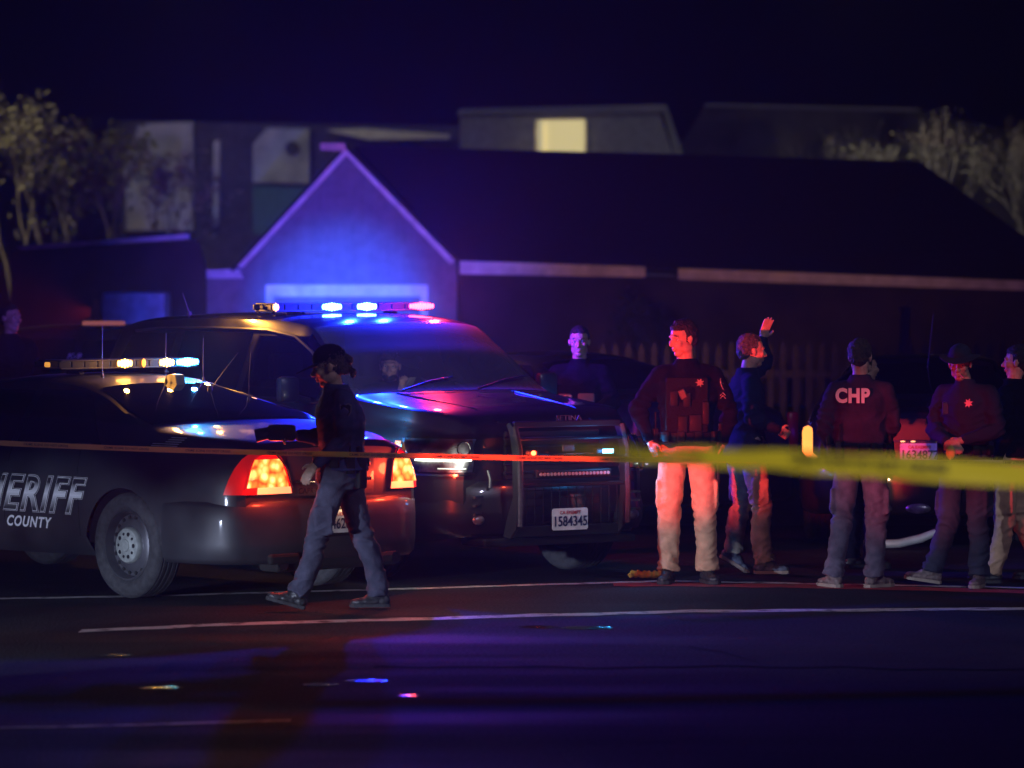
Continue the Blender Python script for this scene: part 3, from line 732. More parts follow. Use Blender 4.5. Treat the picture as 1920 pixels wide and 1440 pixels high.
# push bumper
pg = empty('push_bumper'); pg.parent = suv
GX = 4.16
for sd in (1, -1):
    poly = [(4.02, .34), (4.10, .33), (GX + .02, .40), (GX + .05, .62), (GX + .04, .95), (GX - .02, 1.10), (GX - .06, 1.135), (GX - .10, 1.12), (GX - .06, 1.05), (GX - .03, .93), (GX - .02, .62), (4.06, .45)]
    MB().prism(poly, sd * .455 - .012, sd * .455 + .012, 'y').build('upright', PLAST, pg)
    MB().tube([(GX + .055, sd * .455, .42), (GX + .062, sd * .455, .62), (GX + .05, sd * .455, .95), (GX - .01, sd * .455, 1.11)], .02, 8).build('rubber_edge', RUBBER, pg, smooth=True)
for z, x, h in ((1.12, GX - .04, .045), (1.02, GX, .02), (.70, GX + .02, .03), (.375, 4.10, .075)):
    MB().box((x, 0, z), (.04, .90, h), bev=.008).build('cross_bar', PLAST, pg)
msh = MB()
for i in range(13): msh.box((GX - .02, -.42 + .84 * i / 12, .55), (.006, .006, .26))
for i in range(5): msh.box((GX - .02, 0, .44 + i * .055), (.006, .86, .006))
msh.build('mesh_panel', PLAST, pg)
text('push_bumper_lettering', 'SETINA', .052, STEEL, pg, (GX - .014, 0, 1.16), (0, 1, 0), (0, 0, 1), extrude=.002, sx=1.3)
MB().box((GX + .035, 0, .775), (.05, .64, .06), bev=.012).build('light_strip_housing', PLAST, pg)
ls = MB()
for i in range(20): ls.cyl((GX + .062, -.285 + .57 * i / 19, .775), (1, 0, 0), .0135, .008, 12, .011)
ls.build('light_strip_lamp', mat('strip_reflector', (.55, .55, .55), rough=.3, metal=.6), pg, smooth=True)
MB().box((GX + .03, .27, .925), (.05, .17, .045), bev=.012).build('warning_lamp_housing', PLAST, pg)
MB().box((GX + .03, -.36, .925), (.05, .12, .045), bev=.012).build('warning_lamp_housing', PLAST, pg)
MB().box((GX + .058, .285, .925), (.012, .09, .028), bev=.004).build('blue_warning_lamp', emis('blue_led', (.15, .6, 1.), 30), pg)
MB().ball((GX + .055, -.345, .925), (.012, .022, .018), 10).build('red_warning_lamp', emis('red_led', (1., .1, .03), 14), pg)
plate(suv, '1584345', (GX + .0, 0, .455), (0, 1, 0), (0, 0, 1))
MB().box((GX - .02, 0, .95), (.02, .10, .05), bev=.01).build('grille_badge', STEEL, suv)
for x in (0, 2.95):
    wheel(suv, x, .875, .40, 1, 'alloy', .26, .25); wheel(suv, x, -.875, .40, -1, 'alloy', .26, .25)
BAR2 = Vector((1.15, 0, 1.905))
lightbar('emergency_light_bar', toworld(TB, RZT, BAR2), RZT, 'tall roof light bar on the SUV with two blazing blue lamps and a red lamp', 1.42,
    mods=[(-.18, .17, ('blue', (.16, .5, 1.)), 16, 1), (.13, .17, ('blue', (.16, .5, 1.)), 16, 1), (.62, .22, ('red', (1., .07, .06)), 9, 1), (-.67, .05, ('amberlow', (1., .4, .1)), 5, 1)], legs=.02, cap=None)
for (x, y, h) in ((-.55, -.35, .17),):
    z = TBD.top_z(x, y); whip(suv, (x, y, z), (x - .06, y - .03, z + h), .006, emis('ant', (1., .3, .05), .0) if False else STEEL, .022)
# roof clutter behind the bar: cable gland and small fins
for k in range(4):
    MB().ball((.78 + .02 * k, -.52 + .12 * k, 1.885), (.03, .012, .028), 8).build('cable_gland', PLAST, suv, smooth=True)

# ------------------------------------------------------------------ parked patrol cars further back: plain copies of the sedan body
def far_sedan(name, loc, rz, label, paint):
    e = empty(name, loc, rz); tag(e, label, 'patrol car', 'patrol cars at the scene')
    SB.build(e, paint)
    for sd in (1, -1):
        SB.side_patch('rear_side_window', lambda z: .28 + (z - 1.0) * 1.35, lambda z: 1.25 + 0 * z, 1.00, 1.37, DGLASS, e, sd=sd)
        SB.side_patch('front_side_window', lambda z: 1.32 + 0 * z, lambda z: 2.62 - (z - .98) * 1.55, 1.00, 1.36, DGLASS, e, sd=sd)
    SB.top_patch('rear_window', -.05, .74, lambda x: SB.railw(x) - .06, DGLASS, e); SB.top_patch('windscreen', 1.98, 2.78, lambda x: SB.railw(x) - .06, DGLASS, e)
    bumper('rear_bumper', BP, [(.16, .26), (.04, .265), (.008, .30), (0, .40), (0, .55), (.006, .64), (.03, .675), (.10, .685), (.2, .69)], paint, e)
    for x in (0, 3.0): wheel(e, x, .815, .355, 1, 'alloy'); wheel(e, x, -.815, .355, -1, 'alloy')
    return e
v4 = far_sedan('parked_patrol_car', (3.29, 36.1, 0), R(84), 'dark patrol car behind the officers at right, one orange tail light glowing', PAINT)
plate(v4, '1634877', (-1.155, -.01, .755), (0, -1, 0), (0, 0, 1))
MB().box((-1.15, -.01, .845), (.02, .4, .012), bev=.004).build('plate_light_bar', STEEL, v4)
for yy in (.12, .04, -.16): MB().ball((-1.165, yy, .845), (.006, .02, .006), 8).build('plate_light', emis('plate_lamp2', (1, .6, .25), 1.5), v4)
cl = MB(); 
cpoly = [(0, .0), (.035, -.015), (.045, -.05), (.045, -.20), (.02, -.245), (-.055, -.285), (-.075, -.25), (-.035, -.215), (-.035, -.05), (-.03, -.02)]
cl.prism([(.86 + y, 0.965 + z) for y, z in cpoly], -1.12, -1.08, 'x'); cl.build('lit_tail_light', emis('c_glow', (1., .36, .05), 1.8), v4)
cl = MB(); cl.prism([(-.86 - y, 0.965 + z) for y, z in cpoly][::-1], -1.12, -1.08, 'x'); cl.build('unlit_tail_light', REDLENS, v4)
MB().tube([(-1.19, .42, .055), (-1.2, .30, .045), (-1.2, .15, .05), (-1.2, -.02, .09), (-1.2, -.14, .14)], [.03, .034, .034, .034, .03], 12).build('exhaust_guard', mat('pale_metal', (.5, .5, .48), rough=.4, metal=.3), v4, smooth=True)
for y in (.30, .0): MB().ball((-1.15, y, .32), (.02, .10, .04), 12).build('bumper_reflector', mat('lamp_reflector', (0, 0, 0)), v4, smooth=True)
whip(v4, (.6, -.05, 1.36), (.55, -.10, 1.82), .003, STEEL)
v3 = far_sedan('parked_patrol_car', (1.10, 37.55, 0), R(125), 'dark unlit patrol car behind the tan-trousered officer, tail light just right of the SUV', PAINT)
MB().box((-1.0, .80, .82), (.05, .10, .36), rot=Matrix.Rotation(R(20), 3, 'Z'), bev=.03).build('tail_light', mat('pink_lens', (.35, .12, .10), rough=.2, coat=1), v3, smooth=True)
MB().box((-1.0, -.80, .82), (.05, .10, .36), rot=Matrix.Rotation(R(-20), 3, 'Z'), bev=.03).build('tail_light', REDLENS, v3, smooth=True)
whip(v3, (.4, -.5, 1.3), (.4, -.5, 1.62), .003, STEEL)
v5 = empty('parked_patrol_suv', (-3.2, 44, 0), R(181)); tag(v5, 'dark patrol SUV at the far left edge, blurred pale lettering on its side', 'patrol SUV', 'patrol cars at the scene')
v5.scale = (.87, .9, .87)
V5 = suv_body(); V5.build(v5, PAINT)
for sd in (1, -1):
    V5.side_patch('rear_window', lambda z: -.95 + (z - 1.25) * .42, lambda z: 1.10 + 0 * z, 1.27, 1.70, DGLASS, v5, sd=sd)
    V5.side_patch('front_window', lambda z: 1.19 + 0 * z, lambda z: 2.56 - (z - 1.25) * 1.35, 1.26, 1.71, DGLASS, v5, sd=sd)
V5.top_patch('windscreen', 1.90, 2.66, lambda x: TBD.railw(x) - .03, DGLASS, v5)
V5.decal('lettering', 'SHERIFF', .17, 1.55, 1.14, DECAL, v5, 1, offset=.008, shear=.3, sx=1.3)
V5.decal('small_lettering', 'K-9', .08, 1.2, 1.52, DECAL, v5, 1, offset=.003, shear=.3, sx=1.3)
for x in (0, 2.95): wheel(v5, x, .875, .40, 1, 'alloy', .26, .25); wheel(v5, x, -.875, .40, -1, 'alloy', .26, .25)

sg_ = MB().box((0, 0, .035), (.42, .14, .035), bev=.015).build('lens', emis('roof_edge_glow', (1., .30, .16), .22), roof_glow := empty('emergency_light_bar', (-4.0, 43.9, 1.60), R(4)))  # glowing strip added where light catches the roof edge, no lamp there
tag(roof_glow, 'short dull orange glowing strip added for the lit roof edge of the far left vehicle', 'light bar')
MB().box((0, 0, .005), (.38, .10, .02), bev=.004).build('glow_strip_base', PLAST, roof_glow)
# ------------------------------------------------------------------ people
SKIN = mat('skin', (.46, .28, .20), rough=.5, noise=.12, nscale=25, subs=.05)
NAVY = mat('navy_cloth', (.0045, .005, .012), rough=.9, noise=.3, nscale=12, bump=.25, bscale=90, spec=.05, sheen=.01)
NAVYL = mat('navy_trousers', (.050, .050, .078), rough=.85, spec=.2, noise=.2, nscale=14, bump=.25, bscale=90)
JEAN = mat('grey_trousers', (.10, .085, .12), rough=.85, spec=.2, noise=.2, nscale=14, bump=.25, bscale=90)
TAN = mat('tan_trousers', (.48, .32, .20), rough=.85, spec=.2, noise=.12, nscale=14, bump=.2, bscale=90)
KHAKI = mat('khaki_trousers', (.36, .33, .26), rough=.85, spec=.2, noise=.15, nscale=14, bump=.2, bscale=90)
HAIRD = mat('dark_hair', (.012, .009, .008), rough=.55, noise=.5, nscale=60, bump=.8, bscale=120)
HAIRG = mat('grey_hair', (.045, .045, .05), rough=.7, noise=.6, nscale=60, bump=.8, bscale=120)
HAIRB = mat('brown_hair', (.05, .028, .018), rough=.55, noise=.5, nscale=60, bump=.8, bscale=120)
LEATHER = mat('black_leather', (.012, .012, .013), rough=.55, coat=.03, spec=.12)
SHOE = mat('black_boot', (.025, .025, .028), rough=.45, noise=.3, nscale=30, bump=.3, bscale=40)
SHOEB = mat('brown_boot', (.16, .12, .11), rough=.6, noise=.3, nscale=30, bump=.3, bscale=40)
SHOEG = mat('blue_grey_shoe', (.10, .13, .18), rough=.6, noise=.3, nscale=30, bump=.3, bscale=40)
EYEW = mat('eye_white', (.5, .48, .45), rough=.2); PATCH = mat('patch_thread', (.30, .30, .34), rough=.8, noise=.5, nscale=60)
BADGE = mat('silver_badge', (.28, .28, .30), rough=.3, metal=.8)
VEST = mat('dark_vest', (.007, .007, .009), spec=.12, rough=.8, bump=.3, bscale=60)
def V(*a): return Vector(a)
def wrinkle(amp, seed, zs=1.0, knees=()):
    off = Vector((seed * 3.1, seed * 1.7, seed * 5.3))
    def f(co, n):
        p = Vector((co.x * 7, co.y * 7, co.z * 9 * zs)) + off
        a = mnoise.noise(p) + .5 * mnoise.noise(p * 2.3)
        s_ = 1 if co.y > 0 else -1
        q = Vector((co.x * 8 + co.z * 5, co.y * 8 - s_ * co.z * 7, co.z * 15 * zs + co.x * 7 * s_)) + off * (1 + .3 * s_)
        w = .10
        for kp in knees: w += 1.0 * math.exp(-((co - kp).length / .12) ** 2)
        b = 1 - abs(mnoise.noise(q)) * 4
        return co + n * amp * (.55 * a + w * max(b, -.5) * 1.1)
    return f
def person(label, loc, face, k=1.0, pose=None, head=(0, 0, 0), top=NAVY, legs=NAVYL, shoe=SHOE, hair=HAIRD, hairstyle='short', seed=1, bulk=1.0, group='officers at the scene', hands=None, jacket_len=.0, legs_on=True, cat='person', foot=None, hs=1.0):
    kh = k * hs
    e = empty('person', loc, face); tag(e, label, cat, group)
    J = dict(pelvis=V(0, 0, .96), waist=V(0, 0, 1.08), chest=V(.01, 0, 1.30), neck=V(0, 0, 1.50), head=V(.025, 0, 1.665),
             hl=V(0, .09, .93), hr=V(0, -.09, .93), kl=V(.02, .11, .51), kr=V(.02, -.11, .51), al=V(-.01, .12, .10), ar=V(-.01, -.12, .10),
             sl=V(0, .180, 1.425), sr=V(0, -.180, 1.425), el=V(-.03, .25, 1.17), er=V(-.03, -.25, 1.17), wl=V(.06, .26, .93), wr=V(.06, -.26, .93))
    for a, b in (pose or {}).items(): J[a] = V(*b)
    J = {a: b * k for a, b in J.items()}
    yaw, pitch, roll = head
    HM = Matrix.Rotation(R(yaw), 3, 'Z') @ Matrix.Rotation(R(pitch), 3, 'Y') @ Matrix.Rotation(R(roll), 3, 'X')
    hc = J['head']
    def H(x, y, z): return hc + HM @ (V(x, y, z) * kh)
    foot = foot or {}
    def limb(mb, a, b, c, ra, rb, rc, n=12):
        p = []; r = []
        for t in range(6): u = t / 6; p.append(a.lerp(b, u)); r.append((ra + (rb - ra) * u + .006 * math.sin(u * 3.14)) * k)
        for t in range(7): u = t / 6; p.append(b.lerp(c, u)); r.append((rb + (rc - rb) * u + .010 * math.sin(min(1, u * 1.6) * 3.14)) * k)
        mb.tube(p, r, n); mb.ball(a, ra * k, 12); mb.ball(b, rb * k * 1.01, 12); mb.ball(c, rc * k, 12)
    def torso(mb, add, z0=None):
        pe, wa, ch, ne = J['pelvis'], J['waist'], J['chest'], J['neck']
        ac = (J['sl'] - J['sr']).normalized()
        rings = [(pe - V(0, 0, .06 * k), .150, .105), (pe, .165, .118), (pe.lerp(wa, .6), .158, .112), (wa, .152, .108), (wa.lerp(ch, .5), .160, .115), (ch, .178, .122), (ch.lerp(ne, .40), .176, .112), (ch.lerp(ne, .62), .148, .095), (ch.lerp(ne, .82), .105, .080), (ne + V(0, 0, .005), .070, .066), (ne + V(.005, 0, .04), .056, .058)]
        n = 24; base = len(mb.v)
        for c, rx, ry in rings:
            f = V(0, 0, 1).cross(ac) * -1
            f = ac.cross(V(0, 0, 1))
            for i in range(n):
                t = 2 * math.pi * i / n
                mb.v.append(c + ac * (rx * bulk + add) * k * math.cos(t) + f * (ry * bulk + add) * k * math.sin(t))
        for j in range(len(rings) - 1):
            for i in range(n): mb.f.append((base + j * n + i, base + j * n + (i + 1) % n, base + (j + 1) * n + (i + 1) % n, base + (j + 1) * n + i))
        mb.f.append(tuple(base + i for i in reversed(range(n)))); mb.f.append(tuple(base + (len(rings) - 1) * n + i for i in range(n)))
        for s_ in ('sl', 'sr'):
            mb.tube([ch.lerp(ne, .62), J[s_].lerp(ch.lerp(ne, .8), .4), J[s_]], [(.060 + add) * k, (.056 + add) * k, (.056 + add) * k], 12)
    body = MB()
    torso(body, -.012)
    for q in 'lr': limb(body, J['s' + q], J['e' + q], J['w' + q], .046, .036, .027); limb(body, J['h' + q], J['k' + q], J['a' + q] - V(.015, 0, 0), .062, .040, .028)
    body.tube([J['neck'] - V(0, 0, .05 * k), J['neck'].lerp(hc, .4), H(-.012, 0, -.05)], [.062 * k, .056 * k, .054 * k], 14)
    def ball(p, r, n=14): body.ball(H(*p), V(*r) * kh, n, HM)
    ball((-.014, 0, .035), (.098, .077, .088)); ball((.022, 0, -.015), (.070, .063, .085)); ball((.046, 0, -.088), (.034, .036, .026))
    for y in (-1, 1):
        ball((.005, y * .044, -.058), (.05, .020, .036)); ball((.062, y * .038, -.014), (.024, .024, .024)); ball((-.006, y * .078, -.002), (.019, .009, .031), 10); ball((-.012, y * .083, .006), (.012, .008, .022), 8)
        ball((.098, y * .012, -.029), (.010, .007, .008), 8)
    body.tube([H(.080, 0, .022), H(.094, 0, .0), H(.110, 0, -.020)], [.009 * kh, .0095 * kh, .012 * kh], 10); ball((.107, 0, -.024), (.013, .011, .010), 10)
    body.tube([H(.068, -.046, .026), H(.085, -.018, .033), H(.085, .018, .033), H(.068, .046, .026)], .010 * kh, 8)
    ball((.087, 0, -.053), (.012, .022, .006), 8); ball((.086, 0, -.064), (.011, .018, .007), 8)
    hands = hands or {}
    for q, sgn in (('l', 1), ('r', -1)):
        W = J['w' + q]; fore = (W - J['e' + q]).normalized()
        hd = hands.get(q, {})
        d = V(*hd['d']).normalized() if 'd' in hd else (fore + V(.15, 0, -.4)).normalized()
        nrm = V(*hd['n']).normalized() if 'n' in hd else V(0, -sgn, 0)      # palm side
        nrm = (nrm - d * nrm.dot(d)).normalized()
        th = V(*hd['t']) if 't' in hd else V(1, 0, 0)
        th = (th - d * th.dot(d) - nrm * th.dot(nrm)).normalized(); curl = hd.get('curl', .5); spread = hd.get('spread', .06)
        M = Matrix((d, th, nrm)).transposed()
        body.ball(W + d * .048 * k, V(.050, .040, .016) * k, 12, M); body.tube([W - fore * .03 * k, W + d * .03 * k], [.028 * k, .027 * k], 10)
        for i, (o_, ln) in enumerate(((.029, .070), (.010, .080), (-.010, .075), (-.028, .058))):
            b = W + (d * .082 + th * o_) * k; a0 = curl * (.6 + .12 * i); dd = (d + th * o_ * spread * 60 * .1).normalized()
            p1 = b + (dd * math.cos(a0) + nrm * math.sin(a0)) * ln * .5 * k
            a1 = a0 + curl * .9; p2 = p1 + (dd * math.cos(a1) + nrm * math.sin(a1)) * ln * .32 * k
            a2 = a1 + curl * .6; p3 = p2 + (dd * math.cos(a2) + nrm * math.sin(a2)) * ln * .22 * k
            body.tube([b - d * .02 * k, b, p1, p2, p3], [.0095 * k, .0095 * k, .0088 * k, .008 * k, .007 * k], 8); body.ball(p3, .007 * k, 6)
        b = W + (d * .022 + th * .03) * k; p1 = b + (d * .6 + th * .75 + nrm * .15 * curl * 2).normalized() * .036 * k; p2 = p1 + (d * .9 + th * .25 + nrm * .4 * curl).normalized() * .030 * k
        body.tube([b - th * .015 * k, b, p1, p2], [.013 * k, .0125 * k, .0105 * k, .0085 * k], 8); body.ball(p2, .0085 * k, 6)
    bo = body.build('body', SKIN, e)
    HMi = HM.inverted()
    def sculpt(co, n):
        l = HMi @ (co - hc) / kh
        if abs(l.z) < .14 and abs(l.y) < .1:
            for sy in (-1, 1):
                g = math.exp(-(((l.x - .088) / .03) ** 2 + ((l.y - sy * .031) / .014) ** 2 + ((l.z - .010) / .010) ** 2))
                l.x -= .014 * g
            g = math.exp(-(((l.x - .09) / .03) ** 2 + (l.y / .028) ** 2 + ((l.z + .0585) / .0035) ** 2)); l.x -= .006 * g
            return hc + HM @ l * kh
        return co
    remesh(bo, .0062, 1, sculpt)
    for y in (-1, 1):
        ey = MB().ball(H(.069, y * .031, .010), .0115 * kh, 10, HM).build('eye', EYEW, e, smooth='all')
        MB().ball(H(.0785, y * .031, .0095), V(.003, .0055, .0055) * kh, 8, HM).build('iris', DARK, ey, smooth='all')
    # hair
    hm = MB()
    if hairstyle in ('short', 'buzz', 'cap', 'receding'):
        th_ = {'short': .016, 'buzz': .008, 'cap': .010, 'receding': .012}[hairstyle]
        hm.ball(H(-.022, 0, .045), V(.094 + th_ * .6, .075 + th_ * .7, .082 + th_) * kh, 20, HM)
        hm.ball(H(-.060, 0, -.005), V(.052 + th_ * .5, .064 + th_ * .4, .060) * kh, 16, HM)
        if hairstyle == 'short': hm.ball(H(.025, 0, .092), V(.052, .056, .028) * kh, 12, HM)
        for y in (-1, 1): hm.ball(H(-.005, y * .071, .028), V(.020, .010, .026) * kh, 8, HM)
    if hairstyle == 'cap':
        hm.ball(H(-.085, .0, -.02), V(.038, .052, .050) * kh, 14, HM)
        for i in range(9):
            t = i / 8; hm.ball(H(-.125 - .012 * math.sin(t * 9), .02 * math.cos(t * 7), .035 - .11 * t), V(.019, .032, .019) * kh, 8, HM)
    ho = hm.build('hair', hair, e); am = .35 if hairstyle == 'buzz' else 1.
    def comb(co, n):
        co = co + n * am * (.008 * mnoise.noise(co * 85) + .007 * mnoise.noise(co * 30))
        l = HMi @ (co - hc) / kh; lim = .072 + (.014 if hairstyle == 'receding' else 0) - .25 * max(0, abs(l.y) - .052)
        if l.x > .02 and l.z < lim and hairstyle != 'cap': l.x -= min(1, (l.x - .02) / .02) * (.012 + .5 * (lim - l.z)); l.y *= .93 if l.x > 0 else 1
        return hc + HM @ l * kh
    remesh(ho, .006, 1, comb)
    for y in (-1, 1): MB().tube([H(.086, y * .015, .034), H(.087, y * .030, .040), H(.072, y * .048, .033)], [.003 * kh, .0042 * kh, .002 * kh], 6).build('eyebrow', hair, e, smooth='all')
    # clothes
    knees = [J['kl'] - V(.04, 0, 0), J['kr'] - V(.04, 0, 0), J['al'] + V(0, 0, .05), J['ar'] + V(0, 0, .05), J['hl'], J['hr']]
    sh = MB(); torso(sh, .012)
    pe = J['pelvis']; acj = (J['sl'] - J['sr']).normalized(); fj = acj.cross(V(0, 0, 1)); bj = len(sh.v); zz = [(.10, .160, .118), (0, .192, .142), (-jacket_len * .12, .200, .150), (-jacket_len * .12 - .01, .17, .12)]
    for dz, rx, ry in zz:
        for i in range(24):
            t = 2 * math.pi * i / 24; sh.v.append(pe + V(0, 0, dz * k) + (acj * rx * math.cos(t) + fj * ry * math.sin(t)) * bulk * k)
    for j in range(3):
        for i in range(24): sh.f.append((bj + j * 24 + i, bj + (j + 1) * 24 + i, bj + (j + 1) * 24 + (i + 1) % 24, bj + j * 24 + (i + 1) % 24))
    sh.f.append(tuple(bj + i for i in range(24))); sh.f.append(tuple(bj + 72 + i for i in reversed(range(24))))
    for q in 'lr':
        W = J['w' + q].lerp(J['e' + q], .10)
        limb(sh, J['s' + q], J['e' + q], W, .070, .056, .042)
    ne = J['neck']; sh.tube([ne - V(0, 0, .03 * k), ne + V(.004, 0, .035 * k)], [.078 * k, .066 * k], 16)
    so = sh.build('jacket', top, e)
    remesh(so, .010, 3, wrinkle(.010, seed, 1, [J['el'], J['er'], J['waist'] + V(.1, 0, 0), J['chest'] + V(0, .15, 0), J['chest'] - V(0, .15, 0)]))
    if legs_on:
        tr = MB(); ac = (J['hl'] - J['hr']).normalized(); fw = ac.cross(V(0, 0, 1))
        rings = [(pe + V(0, 0, .075 * k), .160, .116), (pe, .178, .130), (pe - V(0, 0, .08 * k), .180, .128), (pe - V(0, 0, .13 * k), .150, .10)]
        n = 24; b0 = len(tr.v)
        for c, rx, ry in rings:
            for i in range(n):
                t = 2 * math.pi * i / n; tr.v.append(c + ac * rx * bulk * k * math.cos(t) + fw * ry * bulk * k * math.sin(t))
        for j in range(3):
            for i in range(n): tr.f.append((b0 + j * n + i, b0 + (j + 1) * n + i, b0 + (j + 1) * n + (i + 1) % n, b0 + j * n + (i + 1) % n))
        tr.f.append(tuple(b0 + i for i in range(n))); tr.f.append(tuple(b0 + 3 * n + i for i in reversed(range(n))))
        for q in 'lr':
            h, kn, an = J['h' + q], J['k' + q], J['a' + q]
            an2 = an.lerp(kn, -.02)
            pts = []; rr = []
            for t in range(7): u = t / 6; pts.append(h.lerp(kn, u) ); rr.append(.103 + (.078 - .103) * u)
            for t in range(1, 9): u = t / 8; pts.append(kn.lerp(an2, u) - (V(.02, 0, 0) * math.sin(u * 3.1))); rr.append(.078 + (.070 - .078) * min(1, u * 1.5) + (.012 if u > .9 else 0))
            tr.tube(pts, [r_ * k for r_ in rr], 18); tr.ball(h, .103 * k, 14)
            sg = 1 if q == 'l' else -1
            cp = h.lerp(kn, .72); tr.box(cp + V(-.01, sg * .082, 0) * k, V(.13, .03, .19) * k, bev=.012)
        to = tr.build('trousers', legs, e)
        remesh(to, .0095, 3, wrinkle(.012, seed + 9, .9, knees))
        for q in 'lr':
            an = J['a' + q]; kn = J['k' + q]
            fd = V(*foot.get(q, (1, 0, 0))).normalized()
            sidev = fd.cross(V(0, 0, 1)).normalized() if abs(fd.z) < .95 else V(0, 1, 0)
            up = sidev.cross(fd).normalized(); M = Matrix((fd, sidev, up)).transposed()
            s = MB(); o0 = an
            def S(a, b, c): return o0 + M @ (V(a, b, c) * k)
            s.ball(S(-.035, 0, -.045), V(.052, .042, .045) * k, 12, M); s.ball(S(.06, 0, -.055), V(.095, .045, .034) * k, 14, M); s.ball(S(.13, 0, -.060), V(.062, .048, .030) * k, 12, M)
            s.tube([S(0, 0, .06), S(-.01, 0, -.03)], [.048 * k, .048 * k], 12); s.ball(S(.03, 0, -.03), V(.07, .04, .035) * k, 12, M)
            ob = s.build('shoe', shoe, e); remesh(ob, .007, 2, lambda co, n: co + n * .003 * mnoise.noise(co * 40))
            sl = MB()
            out = [(-.085, .0), (-.075, .033), (-.03, .042), (.05, .044), (.12, .052), (.17, .042), (.195, 0.01), (.195, -.01), (.17, -.042), (.12, -.052), (.05, -.044), (-.03, -.042), (-.075, -.033)]
            n = len(out); vs = [S(a, b, -.093) for a, b in out] + [S(a, b, -.070) for a, b in out]
            sl.add(vs, [tuple(range(n))[::-1], tuple(range(n, 2 * n))] + [(i, (i + 1) % n, n + (i + 1) % n, n + i) for i in range(n)]); sl.build('sole', RUBBER if shoe is SHOE else mat('pale_sole', (.3, .25, .2), rough=.7), ob)
    e['J'] = 0; del e['J']
    return e, J, H, HM, kh
def ringband(name, c, rx, ry, h, m, e, rz=0., th=.008, ac=V(0, 1, 0)):
    mb = MB(); n = 36; vs = []; fw = V(1, 0, 0)
    for z in (-h / 2, h / 2):
        for r_ in (0, th):
            for i in range(n):
                t = 2 * math.pi * i / n; vs.append(c + V(0, 0, z) + fw * (rx + r_) * math.cos(t) + ac * (ry + r_) * math.sin(t))
    fs = []
    for i in range(n):
        j = (i + 1) % n
        fs += [(i, j, n + j, n + i), (2 * n + i, 3 * n + i, 3 * n + j, 2 * n + j), (n + i, n + j, 3 * n + j, 3 * n + i), (i, 2 * n + i, 2 * n + j, j)]
    return mb.add(vs, fs).build(name, m, e, smooth=True)
def duty_belt(e, J, k, items, bulk=1.0, m=LEATHER):
    c = J['pelvis'] + V(0, 0, .055 * k); rx, ry = .135 * bulk * k, .182 * bulk * k
    b = ringband('duty_belt', c, rx, ry, .05 * k, m, e, th=.01)
    for ang, kind in items:
        t = R(ang); p = c + V(math.cos(t) * (rx + .022), math.sin(t) * (ry + .022), 0); rot = Matrix.Rotation(t, 3, 'Z')
        if kind == 'pouch': MB().box(p, V(.035, .06, .075) * k, rot=rot, bev=.01).build('belt_pouch', m, b, smooth=True)
        elif kind == 'holster':
            mb = MB().box(p + V(0, 0, -.07), V(.045, .075, .2) * k, rot=rot, bev=.015); mb.box(p + V(0, 0, .05) + rot @ V(.01, -.02, 0), V(.03, .035, .09) * k, rot=rot @ Matrix.Rotation(R(15), 3, 'X'), bev=.01); mb.build('holster', m, b, smooth=True)
        elif kind == 'radio':
            mb = MB().box(p + V(0, 0, -.01), V(.04, .055, .13) * k, rot=rot, bev=.008); mb.tube([p + V(0, 0, .05), p + V(0, 0, .17)], .006, 6); mb.build('belt_radio', m, b)
        elif kind == 'baton': MB().tube([p + V(0, 0, .04), p + V(.01, 0, -.34)], .014, 8).build('baton', m, b, smooth=True)
def shield(name, c, n, w, h, m, e, star=0):
    "a flat crest facing direction n"
    n = n.normalized(); u = V(0, 0, 1).cross(n).normalized(); v = n.cross(u)
    if star: out = [((w if i % 2 == 0 else w * .5) * math.cos(math.pi * i / star + .4), (w if i % 2 == 0 else w * .5) * math.sin(math.pi * i / star + .4)) for i in range(2 * star)]
    else: out = [(-w, h * .75), (-w * .5, h), (0, h * .88), (w * .5, h), (w, h * .75), (w * .9, -h * .2), (w * .5, -h * .75), (0, -h), (-w * .5, -h * .75), (-w * .9, -h * .2)]
    N = len(out); vs = [c + u * a + v * b + n * t for t in (0, .005) for a, b in out]
    o = MB().add(vs, [tuple(range(N))[::-1], tuple(range(N, 2 * N))] + [(i, (i + 1) % N, N + (i + 1) % N, N + i) for i in range(N)]).build(name, m, e)
    if not star:
        vs = [c + u * a * .8 + v * b * .8 + n * t for t in (.005, .0075) for a, b in out]
        i_ = MB().add(vs, [tuple(range(N))[::-1], tuple(range(N, 2 * N))] + [(i, (i + 1) % N, N + (i + 1) % N, N + i) for i in range(N)]).build('crest_field', NAVY, o)
        MB().cyl(c + n * .008, n, w * .42, .003, 16).build('crest_disc', m, o)
    return o
# people placed. face = heading of the person's chest, 0 = towards +x (right), 90 = away, 180 = left, 270 = towards the camera
def at(px, Y): return ((px - 960.) / FP * Y, Y, 0)
